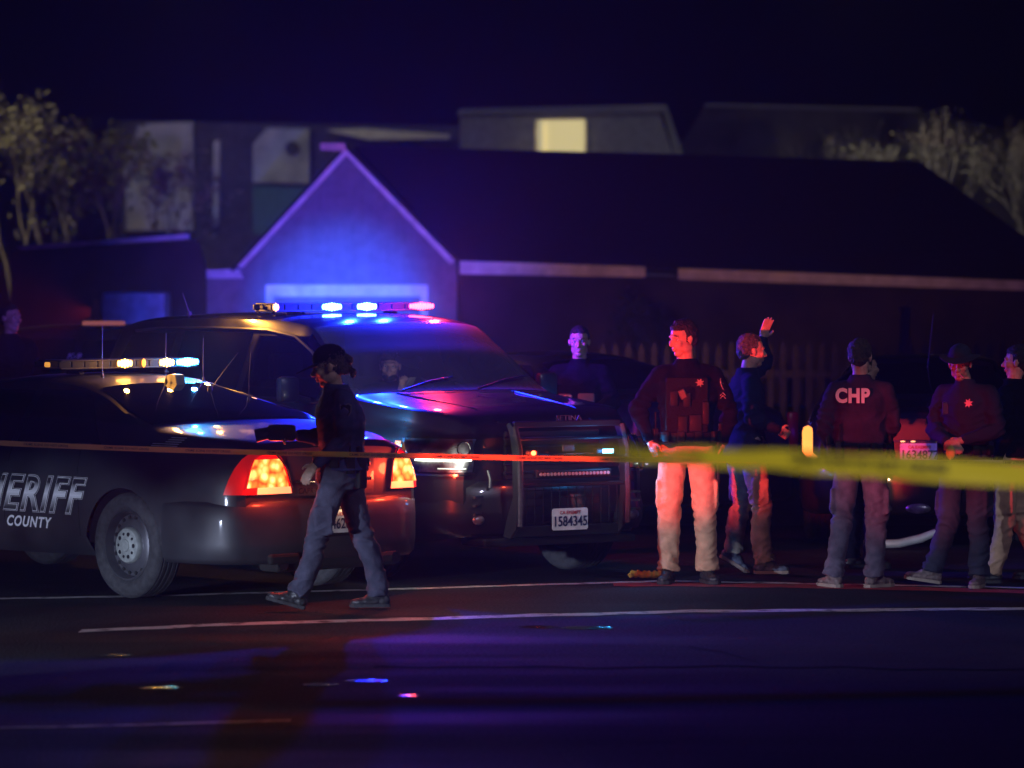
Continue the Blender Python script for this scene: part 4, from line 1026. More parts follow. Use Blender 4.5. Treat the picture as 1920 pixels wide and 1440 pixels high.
# 1 walking officer in a cap, going left
e, J, H, HM, k = person('officer in a cap walking left in front of the patrol sedan, shoulder patch, dark trousers', at(640, 29.0), R(182), .955,
    pose=dict(pelvis=(.0, 0, .955), waist=(-.005, 0, 1.07), chest=(.005, 0, 1.29), neck=(.03, 0, 1.49), head=(.085, 0, 1.645),
              hl=(.03, .09, .92), hr=(-.03, -.09, .92), kl=(.17, .10, .50), al=(.30, .12, .125), kr=(-.14, -.10, .50), ar=(-.25, -.12, .105),
              sl=(-.02, .19, 1.44), sr=(.05, -.16, 1.43), el=(-.02, .25, 1.16), wl=(.175, .235, 1.0), er=(.10, -.22, 1.17), wr=(.30, -.10, 1.18)),
    head=(0, 14, 0), top=mat('veiled_navy_jacket', (.030, .036, .11), rough=.9, spec=.2, noise=.3, nscale=12, bump=.25, bscale=90), hair=HAIRB, hairstyle='cap', seed=2, foot=dict(l=(1, 0, .28), r=(1, .05, 0)),  # blue lifted in the jacket colour to stand in for the lamp veil
    hands=dict(l=dict(d=(.55, .05, -.8), n=(-.3, -.6, -.2), t=(.6, -.2, .5), curl=.35), r=dict(d=(.9, .3, 0), n=(0, .6, -.6), t=(0, .2, 1), curl=1.0)), bulk=1.28, hs=1.12)
# near arm is the left one (towards the camera)
cp = MB(); cp.ball(H(-.016, 0, .055), V(.104, .084, .088) * k, 24, HM)
co = cp.build('cap', NAVY, e)
bm = bmesh.new(); bm.from_mesh(co.data); bmesh.ops.delete(bm, geom=[v for v in bm.verts if (HM.inverted() @ (v.co - J['head'])).z < .030 * k], context='VERTS'); bm.to_mesh(co.data); bm.free()
for p in co.data.polygons: p.use_smooth = True
br = MB(); vs = []; nn = 14
for t in (0, .004):
    for i in range(nn + 1):
        a = math.pi * (i / nn - .5); vs.append(H(.045 + .03 * math.cos(a) , .078 * math.sin(a), .042 + t)); vs.append(H(.065 + .135 * math.cos(a) ** .7 if math.cos(a) > 0 else .065, .080 * math.sin(a), .028 - .018 * math.cos(a) + t))
m_ = 2 * (nn + 1); fs = []
for i in range(nn): fs += [(2 * i, 2 * i + 1, 2 * i + 3, 2 * i + 2), (m_ + 2 * i, m_ + 2 * i + 2, m_ + 2 * i + 3, m_ + 2 * i + 1), (2 * i + 1, m_ + 2 * i + 1, m_ + 2 * i + 3, 2 * i + 3)]
br.add(vs, fs).build('cap_brim', NAVY, co, smooth='all')
gl = MB(); gl.tube([H(.098, .05, .012), H(.03, .078, .016), H(-.01, .082, .012)], .0018, 5)
for y in (-1, 1): gl.tube([H(.098, y * .030 + .022 * math.cos(t), .008 + .016 * math.sin(t)) for t in [2 * math.pi * i / 14 for i in range(15)]], .0018, 5)
gl.build('spectacles', CHROME, e)
duty_belt(e, J, k, [(75, 'pouch'), (110, 'radio'), (140, 'holster'), (40, 'pouch'), (0, 'pouch'), (190, 'pouch')])
shield('shoulder_patch', J['sl'] + V(-.01, .072, -.075), V(0.1, 1, .05), .040, .050, mat('patch_dim', (.10, .10, .11), rough=.8), e)
cm = MB().box(J['wr'] + V(.10, .04, .02), V(.17, .09, .10) * k, bev=.02); cm.tube([J['wr'] + V(.18, .04, .02), J['wr'] + V(.27, .04, .0)], [.04, .045], 14)
ob = cm.build('hand_lamp', LEATHER, None, smooth=True)
def drop(ob, e, label, cat):
    M = Matrix.Translation(e.location) @ e.rotation_euler.to_matrix().to_4x4(); ob.data.transform(M); tag(ob, label, cat)
drop(ob, e, 'dark hand-held lamp gripped by the walking officer in the cap', 'torch')
# 2 officer behind the bonnet
e, J, H, HM, k = person('bareheaded officer standing behind the SUV bonnet, magenta light on his face', at(1087, 34.5), R(262), .975, pose=dict(head=(.03, .0, 1.67), wl=(.24, .12, 1.14), wr=(.24, -.12, 1.12), el=(.02, .27, 1.18), er=(.02, -.27, 1.18)),
    head=(3, 4, 0), seed=3, hairstyle='buzz', hands=dict(l=dict(d=(.6, -.8, 0), curl=.8, n=(-.5, 0, -.8), t=(1, 0, 1)), r=dict(d=(.6, .8, 0), curl=.8, n=(-.5, 0, -.8), t=(1, 0, 1))))
vb = mat('blue_grey_vest', (.12, .13, .15), rough=.7, bump=.3, bscale=60)
for y, z, w, h in ((-.10, 1.20, .10, .13), (.07, 1.20, .13, .14), (-.02, 1.08, .3, .06)): MB().box(V(.145, y, z) * k, V(.035, w, h), bev=.012).build('vest_pouch', vb, e, smooth=True)
MB().box(V(.165, -.075, 1.19) * k, V(.04, .065, .13), bev=.008).build('chest_radio', mat('pale_plastic', (.5, .52, .55), rough=.4), e)
MB().cyl(V(.188, -.073, 1.20), (1, 0, 0), .02, .004, 16).build('radio_dial', NAVY, e)
# 3 tan trousered officer
e, J, H, HM, k = person('dark-jacketed officer in tan cargo trousers right of the SUV, head turned left', at(1288, 31.35), R(268), 1.02,
    pose=dict(head=(.03, -.03, 1.675), neck=(.01, -.005, 1.505), hr=(0, -.095, .93), hl=(0, .095, .93), kr=(.03, -.12, .50), kl=(.03, .125, .50), ar=(0, -.13, .10), al=(0, .14, .10), er=(-.06, -.34, 1.20), wr=(.03, -.25, .97), el=(-.05, .30, 1.18), wl=(-.02, .24, .96)),
    head=(-52, 8, 0), legs=TAN, seed=5, bulk=1.1, foot=dict(l=(.9, .3, 0), r=(.95, -.2, 0)), hands=dict(r=dict(d=(.2, .35, -.9), n=(-.5, .6, 0), t=(1, .2, .3), curl=.45), l=dict(d=(.0, -.2, -1), curl=.5)))
ls_ = mat('pale_lens_toe', (.5, .35, .2), rough=.5)
ve = MB(); 
for y, z, w, h, d in ((0, 1.30, .30, .30, .05), (0, 1.12, .30, .12, .05)): ve.box(V(.125, y, z), V(d, w, h), bev=.02)
vo = ve.build('vest', VEST, e, smooth=True)
for y, z, w, h in ((-.09, 1.30, .06, .11), (.0, 1.29, .055, .10), (.06, 1.13, .09, .12), (-.03, 1.12, .07, .12), (.13, 1.2, .05, .16)): MB().box(V(.158, y, z), V(.035, w, h), bev=.01).build('vest_pouch', LEATHER, vo, smooth=True)
MB().box(V(.166, -.03, 1.33), V(.02, .05, .07), rot=Matrix.Rotation(R(25), 3, 'X'), bev=.008).build('body_camera', mat('cam_plastic', (.06, .05, .05), rough=.4), vo)
shield('chest_badge', V(.150, .09, 1.41), V(1, 0, .1), .032, .042, BADGE, vo, star=7)
shield('shoulder_patch', J['sr'] + V(.02, -.066, -.055), V(.5, -1, .2), .036, .046, PATCH, e); shield('shoulder_patch', J['sl'] + V(.03, .066, -.055), V(.5, 1, .2), .036, .046, PATCH, e)
for i in range(2): MB().tube([J['sl'] + V(.055, .05 + .0, -.135 - .02 * i), J['sl'] + V(.07, .068, -.115 - .02 * i), J['sl'] + V(.05, .085, -.135 - .02 * i)], .004, 5).build('chevron', PATCH, e)
duty_belt(e, J, 1.0, [(60, 'pouch'), (-40, 'pouch'), (95, 'holster'), (80, 'baton'), (-80, 'radio'), (20, 'pouch'), (-10, 'pouch')], 1.1)
# 4 waving man
e, J, H, HM, k = person('grey-haired man in blue jacket and khaki trousers, seen from the side, one hand raised', at(1398, 32.3), R(12), .965,
    pose=dict(head=(.05, 0, 1.66), neck=(.01, 0, 1.5), chest=(-.01, 0, 1.30), kl=(.0, .10, .51), al=(-.06, .10, .16), hl=(-.02, .09, .93), hr=(.02, -.09, .93), kr=(.10, -.10, .51), ar=(.12, -.10, .10), el=(.22, .28, 1.56), wl=(.21, .30, 1.76), er=(-.02, -.23, 1.18), wr=(.2, -.2, 1.08)),
    head=(2, 3, 0), legs=KHAKI, shoe=SHOEG, hair=HAIRG, hairstyle='receding', jacket_len=1.0, seed=8, top=mat('blue_fleece', (.010, .016, .050), rough=.9, spec=.12, bump=.3, bscale=80), bulk=1.12, group='people in plain clothes',
    foot=dict(l=(1, 0, -.6), r=(1, -.1, 0)), hands=dict(l=dict(d=(.3, -.1, .9), n=(.2, -1, 0), t=(.9, 0, -.2), curl=.12, spread=.5), r=dict(d=(.8, .3, -.4), curl=.8)))
# 5 lettered jacket officer, back to the camera
CHPJ = mat('maroon_dark_jacket', (.035, .022, .05), rough=.85, spec=.12, noise=.2, nscale=10, bump=.25, bscale=90)
e, J, H, HM, k = person('officer seen from behind with large letters on the back of the jacket, grey trousers', at(1613, 30.95), R(86), .955, pose=dict(hl=(0, .09, .93), kl=(.0, .13, .51), kr=(.0, -.12, .51), al=(-.02, .19, .10), ar=(-.02, -.10, .10), el=(-.04, .265, 1.18), wl=(.15, .20, .98), er=(.0, -.235, 1.18), wr=(.2, -.15, 1.04), head=(.02, 0, 1.665)),
    head=(-14, 3, 0), legs=JEAN, shoe=SHOEB, hair=HAIRB, top=CHPJ, jacket_len=.3, seed=11, foot=dict(l=(.8, .5, 0), r=(.75, -.75, 0)), bulk=1.12)
lt = mat('letter_white', (.8, .8, .8), rough=.6)
vs, fs = textmesh('CHP', .132, .0065, 0, 0, 1.1)
out = []
for p in vs:
    yy = -p.x * .86 + .055; out.append(V(-.1485 * math.sqrt(max(.05, 1 - (yy / .225) ** 2)) - .010, yy, 1.39 * k + p.y))
meshobj('back_lettering', out, fs, lt, e)
duty_belt(e, J, k, [(170, 'pouch'), (140, 'radio'), (110, 'holster'), (205, 'pouch'), (235, 'pouch'), (250, 'holster')], 1.13)
# companion behind him
e, J, H, HM, k = person('shorter person half hidden behind the officer with the lettered jacket, only ear and cheek showing', at(1620, 32.8), R(40), .885, head=(-20, 0, 0), seed=13, legs=NAVY)
# 6 officer with the brimmed hat
e, J, H, HM, k = person('officer in a brimmed hat with a star badge, hands joined, near the right edge', at(1812, 31.0), R(240), .94,
    pose=dict(head=(.07, -.02, 1.64), neck=(.02, 0, 1.49), kr=(.03, -.13, .50), ar=(.02, -.27, .12), hr=(0, -.10, .92), kl=(.02, .10, .50), al=(.0, .10, .10), el=(.02, .26, 1.17), wl=(.25, .07, 1.09), er=(.02, -.26, 1.17), wr=(.25, -.03, 1.07)),
    head=(14, 10, 0), seed=15, foot=dict(r=(.35, -1, .15), l=(1, .2, 0)), shoe=SHOEB, top=mat('deep_blue_uniform', (.018, .02, .05), rough=.85, spec=.15, bump=.25, bscale=90), legs=mat('blue_trousers', (.022, .026, .05), rough=.85, noise=.2, bump=.2, bscale=90),
    hands=dict(l=dict(d=(.5, -.8, -.2), n=(-.5, 0, -.6), t=(.3, 0, 1), curl=.7), r=dict(d=(.5, .8, -.2), n=(-.5, 0, -.6), t=(.3, 0, 1), curl=.7)))
ht = MB(); ht.ball(H(-.012, 0, .085), V(.100, .082, .070) * k, 20, HM); ht.tube([H(-.012, 0, .048), H(-.012, 0, .075)], [.10 * k, .09 * k], 28)
vs = []
for i in range(36):
    t = 2 * math.pi * i / 36
    for r_, z in ((.085, .060), (.150, .050 + .015 * math.cos(2 * t) * -1), (.150, .055 + .015 * math.cos(2 * t) * -1), (.085, .066)): vs.append(H(-.010 + r_ * 1.08 * math.cos(t), r_ * math.sin(t), z))
ht.add(vs, [(i * 4 + j, ((i + 1) % 36) * 4 + j, ((i + 1) % 36) * 4 + (j + 1) % 4, i * 4 + (j + 1) % 4) for i in range(36) for j in range(4)])
ht.build('brimmed_hat', mat('hat_felt', (.02, .022, .045), rough=.9), e, smooth=True)
shield('star_badge', V(.128, .075, 1.36) * k, V(1, .15, .1), .034, .034, BADGE, e, star=7)
shield('shoulder_patch', J['sl'] + V(.03, .062, -.06), V(.7, 1, .2), .035, .045, PATCH, e)
MB().box(J['sr'] + V(.10, .06, -.10), V(.03, .05, .09), bev=.008).build('shoulder_microphone', mat('blue_plastic', (.03, .05, .12), rough=.3), e)
duty_belt(e, J, k, [(-60, 'radio'), (-90, 'holster'), (40, 'pouch'), (80, 'pouch')])
gv = MB().ball(J['wr'].lerp(J['wl'], .5) + V(.07, .0, -.07), (.02, .035, .05), 10); gv.tube([J['wl'] + V(.07, -.05, -.06), J['wl'] + V(.09, -.04, -.13)], [.012, .006], 6)
ob = gv.build('glove', mat('yellow_rubber', (.55, .5, .08), rough=.6), None, smooth=True); drop(ob, e, 'crumpled yellow glove held in the hatted officer\'s hands', 'glove')
pn = MB().tube([H(.085, .015, -.058), H(.15, .05, -.068)], [.004, .004], 8).build('pen', mat('orange_plastic', (.8, .15, .03), rough=.4), None, smooth=True); drop(pn, e, 'orange pen between the lips of the hatted officer', 'pen')
# 7 cut off at the right edge
e, J, H, HM, k = person('person cut off by the right edge, one leg in tan trousers lit red', at(1893, 31.4), R(165), .93,
    pose=dict(kl=(.02, .12, .50), al=(.12, .12, .10), hl=(.02, .09, .92), kr=(-.05, -.1, .5), ar=(-.2, -.1, .12), head=(-.05, -.03, 1.66), neck=(-.03, 0, 1.5), pelvis=(-.05, 0, .96)), head=(0, 0, 0), legs=TAN, seed=17, group='people in plain clothes')
# 8 driver (in the cabin) and 9 far-left man
p = toworld(TB, RZT, (1.22, .40, -.02))
e, J, H, HM, k = person('bearded driver sitting behind the SUV windscreen, holding a sheet near his chin', p, RZT, .95,
    pose=dict(pelvis=(0, 0, .90), waist=(-.03, 0, 1.02), chest=(-.05, 0, 1.22), neck=(-.05, 0, 1.40), head=(.0, -.02, 1.55), hl=(.03, .09, .88), hr=(.03, -.09, .88), kl=(.48, .12, .93), kr=(.48, -.12, .93), al=(.75, .12, .62), ar=(.75, -.12, .62),
              sl=(-.05, .185, 1.345), sr=(-.05, -.185, 1.345), el=(.05, .24, 1.12), er=(.08, -.22, 1.15), wl=(.30, .12, 1.12), wr=(.22, -.06, 1.34)), head=(-38, 4, 0), seed=21, hairstyle='short', legs_on=False, hands=dict(r=dict(d=(.3, .1, .9), n=(-.8, .2, 0), t=(0, 1, .2), curl=.6), l=dict(d=(.9, -.2, .2), curl=.8)))
cpp = MB().ball(H(-.02, 0, .07), V(.10, .083, .07) * k, 18, HM).build('cap', NAVY, e, smooth='all')
bd = MB().ball(H(.05, 0, -.088), V(.045, .045, .030) * k, 14, HM); bd.ball(H(.03, 0, -.075), V(.05, .062, .03) * k, 14, HM); bd.build('beard', HAIRD, e, smooth='all')
pp = MB().box(J['wr'] + V(.06, .05, .09), V(.004, .09, .08), rot=Matrix.Rotation(R(20), 3, 'Z') @ Matrix.Rotation(R(30), 3, 'Y')).build('sheet_of_paper', mat('paper', (.22, .22, .22), rough=.8), None); drop(pp, e, 'pale folded sheet held up by the SUV driver', 'paper')
e, J, H, HM, k = person('man at the far left edge, face lit red, standing behind the sedan roof', at(18, 40.0), R(300), 1.04, head=(20, 0, 0), seed=23, hairstyle='buzz', bulk=1.1)
# ------------------------------------------------------------------ ground
def asphalt():
    m = bpy.data.materials.new('asphalt'); m.use_nodes = True; nt = m.node_tree; b = nt.nodes['Principled BSDF']
    tc = nt.nodes.new('ShaderNodeTexCoord'); L = nt.links.new
    def noise(s, d=6, sc=(1, 1, 1)):
        mp = nt.nodes.new('ShaderNodeMapping'); mp.inputs['Scale'].default_value = sc; L(tc.outputs['Object'], mp.inputs['Vector'])
        n = nt.nodes.new('ShaderNodeTexNoise'); n.inputs['Scale'].default_value = s; n.inputs['Detail'].default_value = d; L(mp.outputs[0], n.inputs['Vector']); return n
    def ramp(src, p0, c0, p1, c1):
        r = nt.nodes.new('ShaderNodeValToRGB'); r.color_ramp.elements[0].position = p0; r.color_ramp.elements[0].color = (*c0, 1); r.color_ramp.elements[1].position = p1; r.color_ramp.elements[1].color = (*c1, 1); L(src, r.inputs[0]); return r
    big = noise(.5, 5, (1, .5, 1)); fine = noise(48, 3)
    r1 = ramp(big.outputs['Fac'], .35, (.018, .018, .020), .65, (.036, .036, .039))
    r2 = ramp(fine.outputs['Fac'], .3, (.3, .3, .3), .72, (2.1, 2.1, 2.1))
    mx = nt.nodes.new('ShaderNodeMix'); mx.data_type = 'RGBA'; mx.blend_type = 'MULTIPLY'; mx.inputs[0].default_value = 1; L(r1.outputs[0], mx.inputs[6]); L(r2.outputs[0], mx.inputs[7]); L(mx.outputs[2], b.inputs['Base Color'])
    wet = noise(.55, 4, (.25, 1.6, 1)); rr = ramp(wet.outputs['Fac'], .36, (.70,) * 3, .56, (.95,) * 3); L(rr.outputs[0], b.inputs['Roughness'])
    b.inputs['Specular IOR Level'].default_value = .10; bp = nt.nodes.new('ShaderNodeBump'); bp.inputs['Strength'].default_value = 1.; bp.inputs['Distance'].default_value = .014; L(fine.outputs['Fac'], bp.inputs['Height']); L(bp.outputs[0], b.inputs['Normal'])
    return m
ASP = asphalt()
def sheet(name, x0, x1, y0, y1, z, m, kind='structure', nx=1, ny=1, fz=None, parent=None):
    vs = [(x0 + (x1 - x0) * i / nx, y0 + (y1 - y0) * j / ny, z + (fz(i / nx, j / ny) if fz else 0)) for j in range(ny + 1) for i in range(nx + 1)]
    fs = [(j * (nx + 1) + i, j * (nx + 1) + i + 1, (j + 1) * (nx + 1) + i + 1, (j + 1) * (nx + 1) + i) for j in range(ny) for i in range(nx)]
    o = meshobj(name, vs, fs, m, parent); o['kind'] = kind; return o
sheet('road', -60, 60, -2, 160, 0, ASP)
def worn_paint(name, c, wear=.5):
    m = bpy.data.materials.new(name); m.use_nodes = True; nt = m.node_tree; b = nt.nodes['Principled BSDF']; L = nt.links.new
    tc = nt.nodes.new('ShaderNodeTexCoord'); n = nt.nodes.new('ShaderNodeTexNoise'); n.inputs['Scale'].default_value = 9; n.inputs['Detail'].default_value = 8; L(tc.outputs['Object'], n.inputs['Vector'])
    r = nt.nodes.new('ShaderNodeValToRGB'); r.color_ramp.elements[0].position = wear - .12; r.color_ramp.elements[0].color = (.05, .05, .052, 1); r.color_ramp.elements[1].position = wear + .02; r.color_ramp.elements[1].color = (*c, 1)
    L(n.outputs['Fac'], r.inputs[0]); L(r.outputs[0], b.inputs['Base Color']); b.inputs['Roughness'].default_value = .6; return m
def ribbon(name, pts, hw, z, m, kind='structure', wob=0.):
    "a painted line through ground points; pts = (px, py) in the photograph"
    c = []
    for (xa, ya), (xb, yb) in zip(pts, pts[1:]):
        for k in range(12):
            u = k / 12; c.append((xa + (xb - xa) * u, ya + (yb - ya) * u))
    c.append(pts[-1]); vs = []
    for i, (x, y) in enumerate(c):
        Y = GY(y); X = (x - 960) / FP * Y; w = wob * (mnoise.noise(Vector((X * 3, 7, 1))) ); h = hw * (1 + .35 * mnoise.noise(Vector((X * 5, 3, 9))) * (wob > 0))
        vs += [(X, Y - h + w, z), (X, Y + h + w, z)]
    fs = [(2 * i, 2 * i + 2, 2 * i + 3, 2 * i + 1) for i in range(len(c) - 1)]
    o = meshobj(name, vs, fs, m); o['kind'] = kind; return o
WP = worn_paint('worn_white_paint', (.72, .70, .66), .46)
WP2 = worn_paint('very_worn_white_paint', (.36, .35, .33), .50)
REDREFL = worn_paint('red_reflection_paint', (.42, .05, .04), .42)
ribbon('lane_line', [(150, 1184), (415, 1172), (1000, 1155), (1300, 1147), (1960, 1142)], .11, .004, WP, wob=.05)
ribbon('gutter_line', [(-60, 1124), (210, 1120), (500, 1112), (720, 1106), (1250, 1090), (1960, 1104)], .07, .004, WP, wob=.04)
ribbon('red_reflection_strip', [(1150, 1097), (1250, 1096.5), (1560, 1101), (1960, 1111)], .17, .004, REDREFL, wob=.02)  # red lamplight reflected on the road, painted in as a strip
ribbon('faded_lane_line', [(-60, 1367), (200, 1362), (545, 1352)], .045, .004, WP2, wob=.03)
ribbon('road_seam', [(700, 1250), (1100, 1252), (1400, 1250), (1960, 1258)], .03, .004, mat('tar', (.01, .01, .01), rough=.95, spec=.05), wob=.1)
ribbon('road_crack', [(1290, 1214), (1360, 1225), (1420, 1243), (1445, 1262)], .02, .006, MATS['tar'], wob=.06)
GLINT = mat('glint_gloss', (.01, .01, .012), rough=.10, bump=.35, bscale=14)  # glossy patches added where lamplight glints on the road
for i, (px_, py_, w_) in enumerate(((600, 1284, .09), (685, 1277, .10), (765, 1305, .05), (1100, 1178, .16), (215, 1229, .10), (1010, 1176, .12), (300, 1290, .1))):
    Y = GY(py_); X = (px_ - 960) / FP * Y; n = 22
    vs = [(X + w_ * math.cos(2 * math.pi * k / n) * (1 + .25 * math.sin(k * 2.1 + i)), Y + w_ * .8 * math.sin(2 * math.pi * k / n), .003) for k in range(n)]
    o = meshobj('glint_patch', vs, [tuple(range(n))], GLINT); o['kind'] = 'structure'
# far side of the street: pavement strip and front yard
sheet('yard', -60, 60, 38.0, 140, .006, mat('yard_soil', (.05, .05, .04), rough=.95, noise=.4))
# small litter on the road
ye = MB()
c0 = at(1213, GY(1086)); c0 = V(c0[0], c0[1], 0)
random.seed(3)
for i in range(7):
    t = i / 6; ye.tube([c0 + V(-.12 + .23 * t, .02 * math.sin(i * 2), .02), c0 + V(-.10 + .23 * t, .03 * math.cos(i), .045), c0 + V(-.07 + .23 * t, .02, .018)], [.022, .026, .02], 8)
yo = ye.build('crumpled_cloth', mat('yellow_cloth', (.55, .36, .05), rough=.8)); remesh(yo, .008, 2, lambda co, n: co + n * .008 * mnoise.noise(co * 40)); tag(yo, 'crumpled yellow cloth on the road by the tan-trousered officer\'s shoe', 'cloth')
# ------------------------------------------------------------------ garage with a gable and its long wing
SID = mat('board_siding', (.17, .17, .20), rough=.85, noise=.12, nscale=6, bump=.3, bscale=12)
TRIM = mat('painted_trim', (.62, .60, .62), rough=.6, noise=.15, nscale=5)
ROOF = mat('dark_shingles', (.010, .010, .011), rough=.95, noise=.3, nscale=8)
WALLD = mat('dark_wall', (.028, .022, .022), rough=.9, noise=.4, nscale=2)
def quadprism(name, pts, d, m, parent):
    "polygon given as points in space, thickened away from the camera"
    n = len(pts); vs = [V(*p) for p in pts] + [V(p[0], p[1] + d, p[2]) for p in pts]
    return MB().add(vs, [tuple(range(n))[::-1], tuple(range(n, 2 * n))] + [(i, (i + 1) % n, n + (i + 1) % n, n + i) for i in range(n)]).build(name, m, parent)
HYd = 62.
gar = empty('garage', (P(650, 478, HYd).x, HYd, 0)); tag(gar, 'garage with a steep front gable edged in pale boards, right behind the SUV light bar', 'garage')
def gp(x, y, Y=HYd): return P(x, y, Y) - gar.location
zb = 0
def px_wall(name, poly, d, m, parent, Y=HYd, loc=None):
    return quadprism(name, [P(x, y, Y) - (loc if loc is not None else gar.location) for x, y in poly], d, m, parent)
base_y = HY + HC * FP / HYd
px_wall('gable_wall', [(450, base_y), (450, 498), (648, 290), (846, 488), (846, base_y)], .3, SID, gar)
px_wall('bargeboard', [(437, 500), (648, 272), (652, 288), (455, 502)], .12, TRIM, gar, HYd - .14)
px_wall('bargeboard', [(648, 272), (858, 486), (845, 496), (646, 288)], .12, TRIM, gar, HYd - .15)
px_wall('door_header', [(498, 534), (802, 534), (802, 556), (498, 556)], .10, TRIM, gar, HYd - .12)
px_wall('door_jamb', [(498, 556.5), (512, 556.5), (512, base_y), (498, base_y)], .10, TRIM, gar, HYd - .12)
px_wall('door_jamb', [(788, 556.5), (802, 556.5), (802, base_y), (788, base_y)], .10, TRIM, gar, HYd - .12)
px_wall('garage_door', [(512.5, 556.5), (787.5, 556.5), (787.5, base_y), (512.5, base_y)], .06, SID, gar, HYd - .07)
px_wall('corner_board', [(836, 490), (856, 492), (856, base_y), (836, base_y)], .10, TRIM if False else SID, gar, HYd - .11)
bats = MB()
for i in range(24):
    x = 462 + i * 16; top = 300 + abs(x - 648) * 1.055 + 6
    if top < 530: p0 = gp(x, 532, HYd - .04); p1 = gp(x, top, HYd - .04); bats.box((p0 + p1) / 2, (.02, .03, (p1 - p0).z))
bats.build('batten', SID, gar)
# gable roof slopes running back
for (xa, ya, xb, yb) in ((434, 503, 648, 270), (648, 270, 861, 488)):
    a0, b0 = gp(xa, ya, HYd - .2), gp(xb, yb, HYd - .2); back = V(0, 9, 0); up = V(0, 0, .06)
    vs = [a0, b0, b0 + back, a0 + back]; vs = vs + [v - up for v in vs]
    MB().add(vs, [(0, 1, 2, 3), (7, 6, 5, 4), (0, 4, 5, 1), (1, 5, 6, 2), (2, 6, 7, 3), (3, 7, 4, 0)]).build('roof', ROOF, gar)
px_wall('finial_board', [(600, 268), (648, 268), (648, 283), (600, 281)], .10, mat('pink_trim', (.6, .45, .42), rough=.7), gar, HYd - .32)
sm = MB(); a, b = gp(384, 508), gp(455, 508)
px_wall('side_cabinet', [(388, base_y), (388, 522), (452, 522), (452, base_y)], .5, SID, gar, HYd + .02)
px_wall('cabinet_top', [(382, 522), (382, 506), (447, 504), (456, 522)], .6, TRIM, gar, HYd - .06)
wing = empty('house_wing', (P(1400, 478, HYd + 2).x, HYd + 2, 0)); tag(wing, 'long low house wing with a dark roof and a pale fascia board running right', 'house')
def wq(name, pts, m, th=.08):
    vs = [P(*p) - wing.location for p in pts]; n = len(vs)
    nn = (vs[1] - vs[0]).cross(vs[2] - vs[0]).normalized()
    if nn.y < 0: nn = -nn
    vs = vs + [v + nn * th for v in vs]
    return MB().add(vs, [tuple(range(n))[::-1], tuple(range(n, 2 * n))] + [(i, (i + 1) % n, n + (i + 1) % n, n + i) for i in range(n)]).build(name, m, wing)
wq('roof', [(862, 489, 62.2), (1960, 526, 62.2), (1960, 470, 63.5), (1725, 303, 66.5), (1240, 288, 66.3), (664, 274, 66)], ROOF, .1)
wq('fascia_board', [(862, 489, 62.1), (1210, 500, 62.1), (1210, 520, 62.1), (862, 514, 62.1)], TRIM, .06)
wq('fascia_board', [(1272, 503, 62.1), (1960, 528, 62.1), (1960, 546, 62.1), (1272, 524, 62.1)], TRIM, .06)
wq('wall', [(862, 505, 62.9), (1960, 540, 62.9), (1960, 760, 62.9), (862, 760, 62.9)], WALLD, .1)
tr_ = MB(); 
# ornament shrub in front of the gap in the fascia
fen = empty('carport', (P(200, 478, 61).x, 61, 0)); tag(fen, 'low carport with a pale roof edge and dark wall at the left', 'carport')
px_wall('roof_edge', [(32, 462), (355, 438), (355, 448), (40, 468)], .2, TRIM, fen, 60.8, fen.location)
px_wall('wall', [(20, 469), (372, 450), (385, 500), (385, base_y + 6), (20, base_y + 6)], .2, WALLD, fen, 61.1, fen.location)
bx = P(250, 478, 60.); vn = empty('covered_trailer', (bx.x, 60, 0)); tag(vn, 'pale tarpaulin-covered box standing in front of the carport wall', 'trailer')
m_ = MB(); a, b = P(190, 562, 60) - V(bx.x, 60, 0), P(310, 562, 60) - V(bx.x, 60, 0)
m_.box(((a.x + b.x) / 2, .5, (a.z + .35) / 2 + .1), (b.x - a.x, 1.0, a.z - .35), bev=.06); m_.build('tarpaulin', mat('pale_tarp', (.52, .52, .56), rough=.7, noise=.2, bump=.6, bscale=4), vn, smooth=True)
for x in (a.x + .1, b.x - .1): MB().cyl((x, .3, .22), (0, 1, 0), .22, .12, 20).build('wheel', RUBBER, vn, smooth=True)
pl = MB().box((a.x - .06, 0, a.z / 2), (.10, .1, a.z), bev=.01); pl.build('corner_post', mat('wood', (.2, .12, .09), rough=.8), vn)
# ------------------------------------------------------------------ picket fence and post
pf = empty('picket_fence', (P(1500, 478, 49).x, 49, 0)); tag(pf, 'row of wooden pickets with pointed tops behind the parked cars', 'fence')
PK = mat('weathered_picket', (.04, .033, .03), rough=.9, noise=.3, nscale=12)
proto = None; x0 = P(1130, 478, 49).x - pf.location.x; n = 0
x = x0
while x < P(1960, 478, 49).x - pf.location.x:
    if proto is None:
        proto = MB().prism([(-.035, .05), (.035, .05), (.035, 1.26), (0, 1.35), (-.035, 1.26)], -.01, .01).build('picket', PK, pf); proto.location = (x, 0, 0)
    else:
        c = proto.copy(); COL.objects.link(c); c.parent = pf; c.location = (x, 0, .015 * math.sin(n * 3.3)); 
    x += .141; n += 1
for z in (.4, 1.0): MB().box(((x0 + x) / 2, .035, z), (x - x0, .04, .08)).build('rail', PK, pf)
ps = MB().box((0, 0, 0), (.095, .095, 1.72), bev=.01); ps.box((0, 0, .88), (.12, .12, .03), bev=.01); po = ps.build('wooden_post', PK); po.location = P(1697, 700, 47); po.location.z = .86; tag(po, 'single tall wooden post standing above the picket fence', 'post')
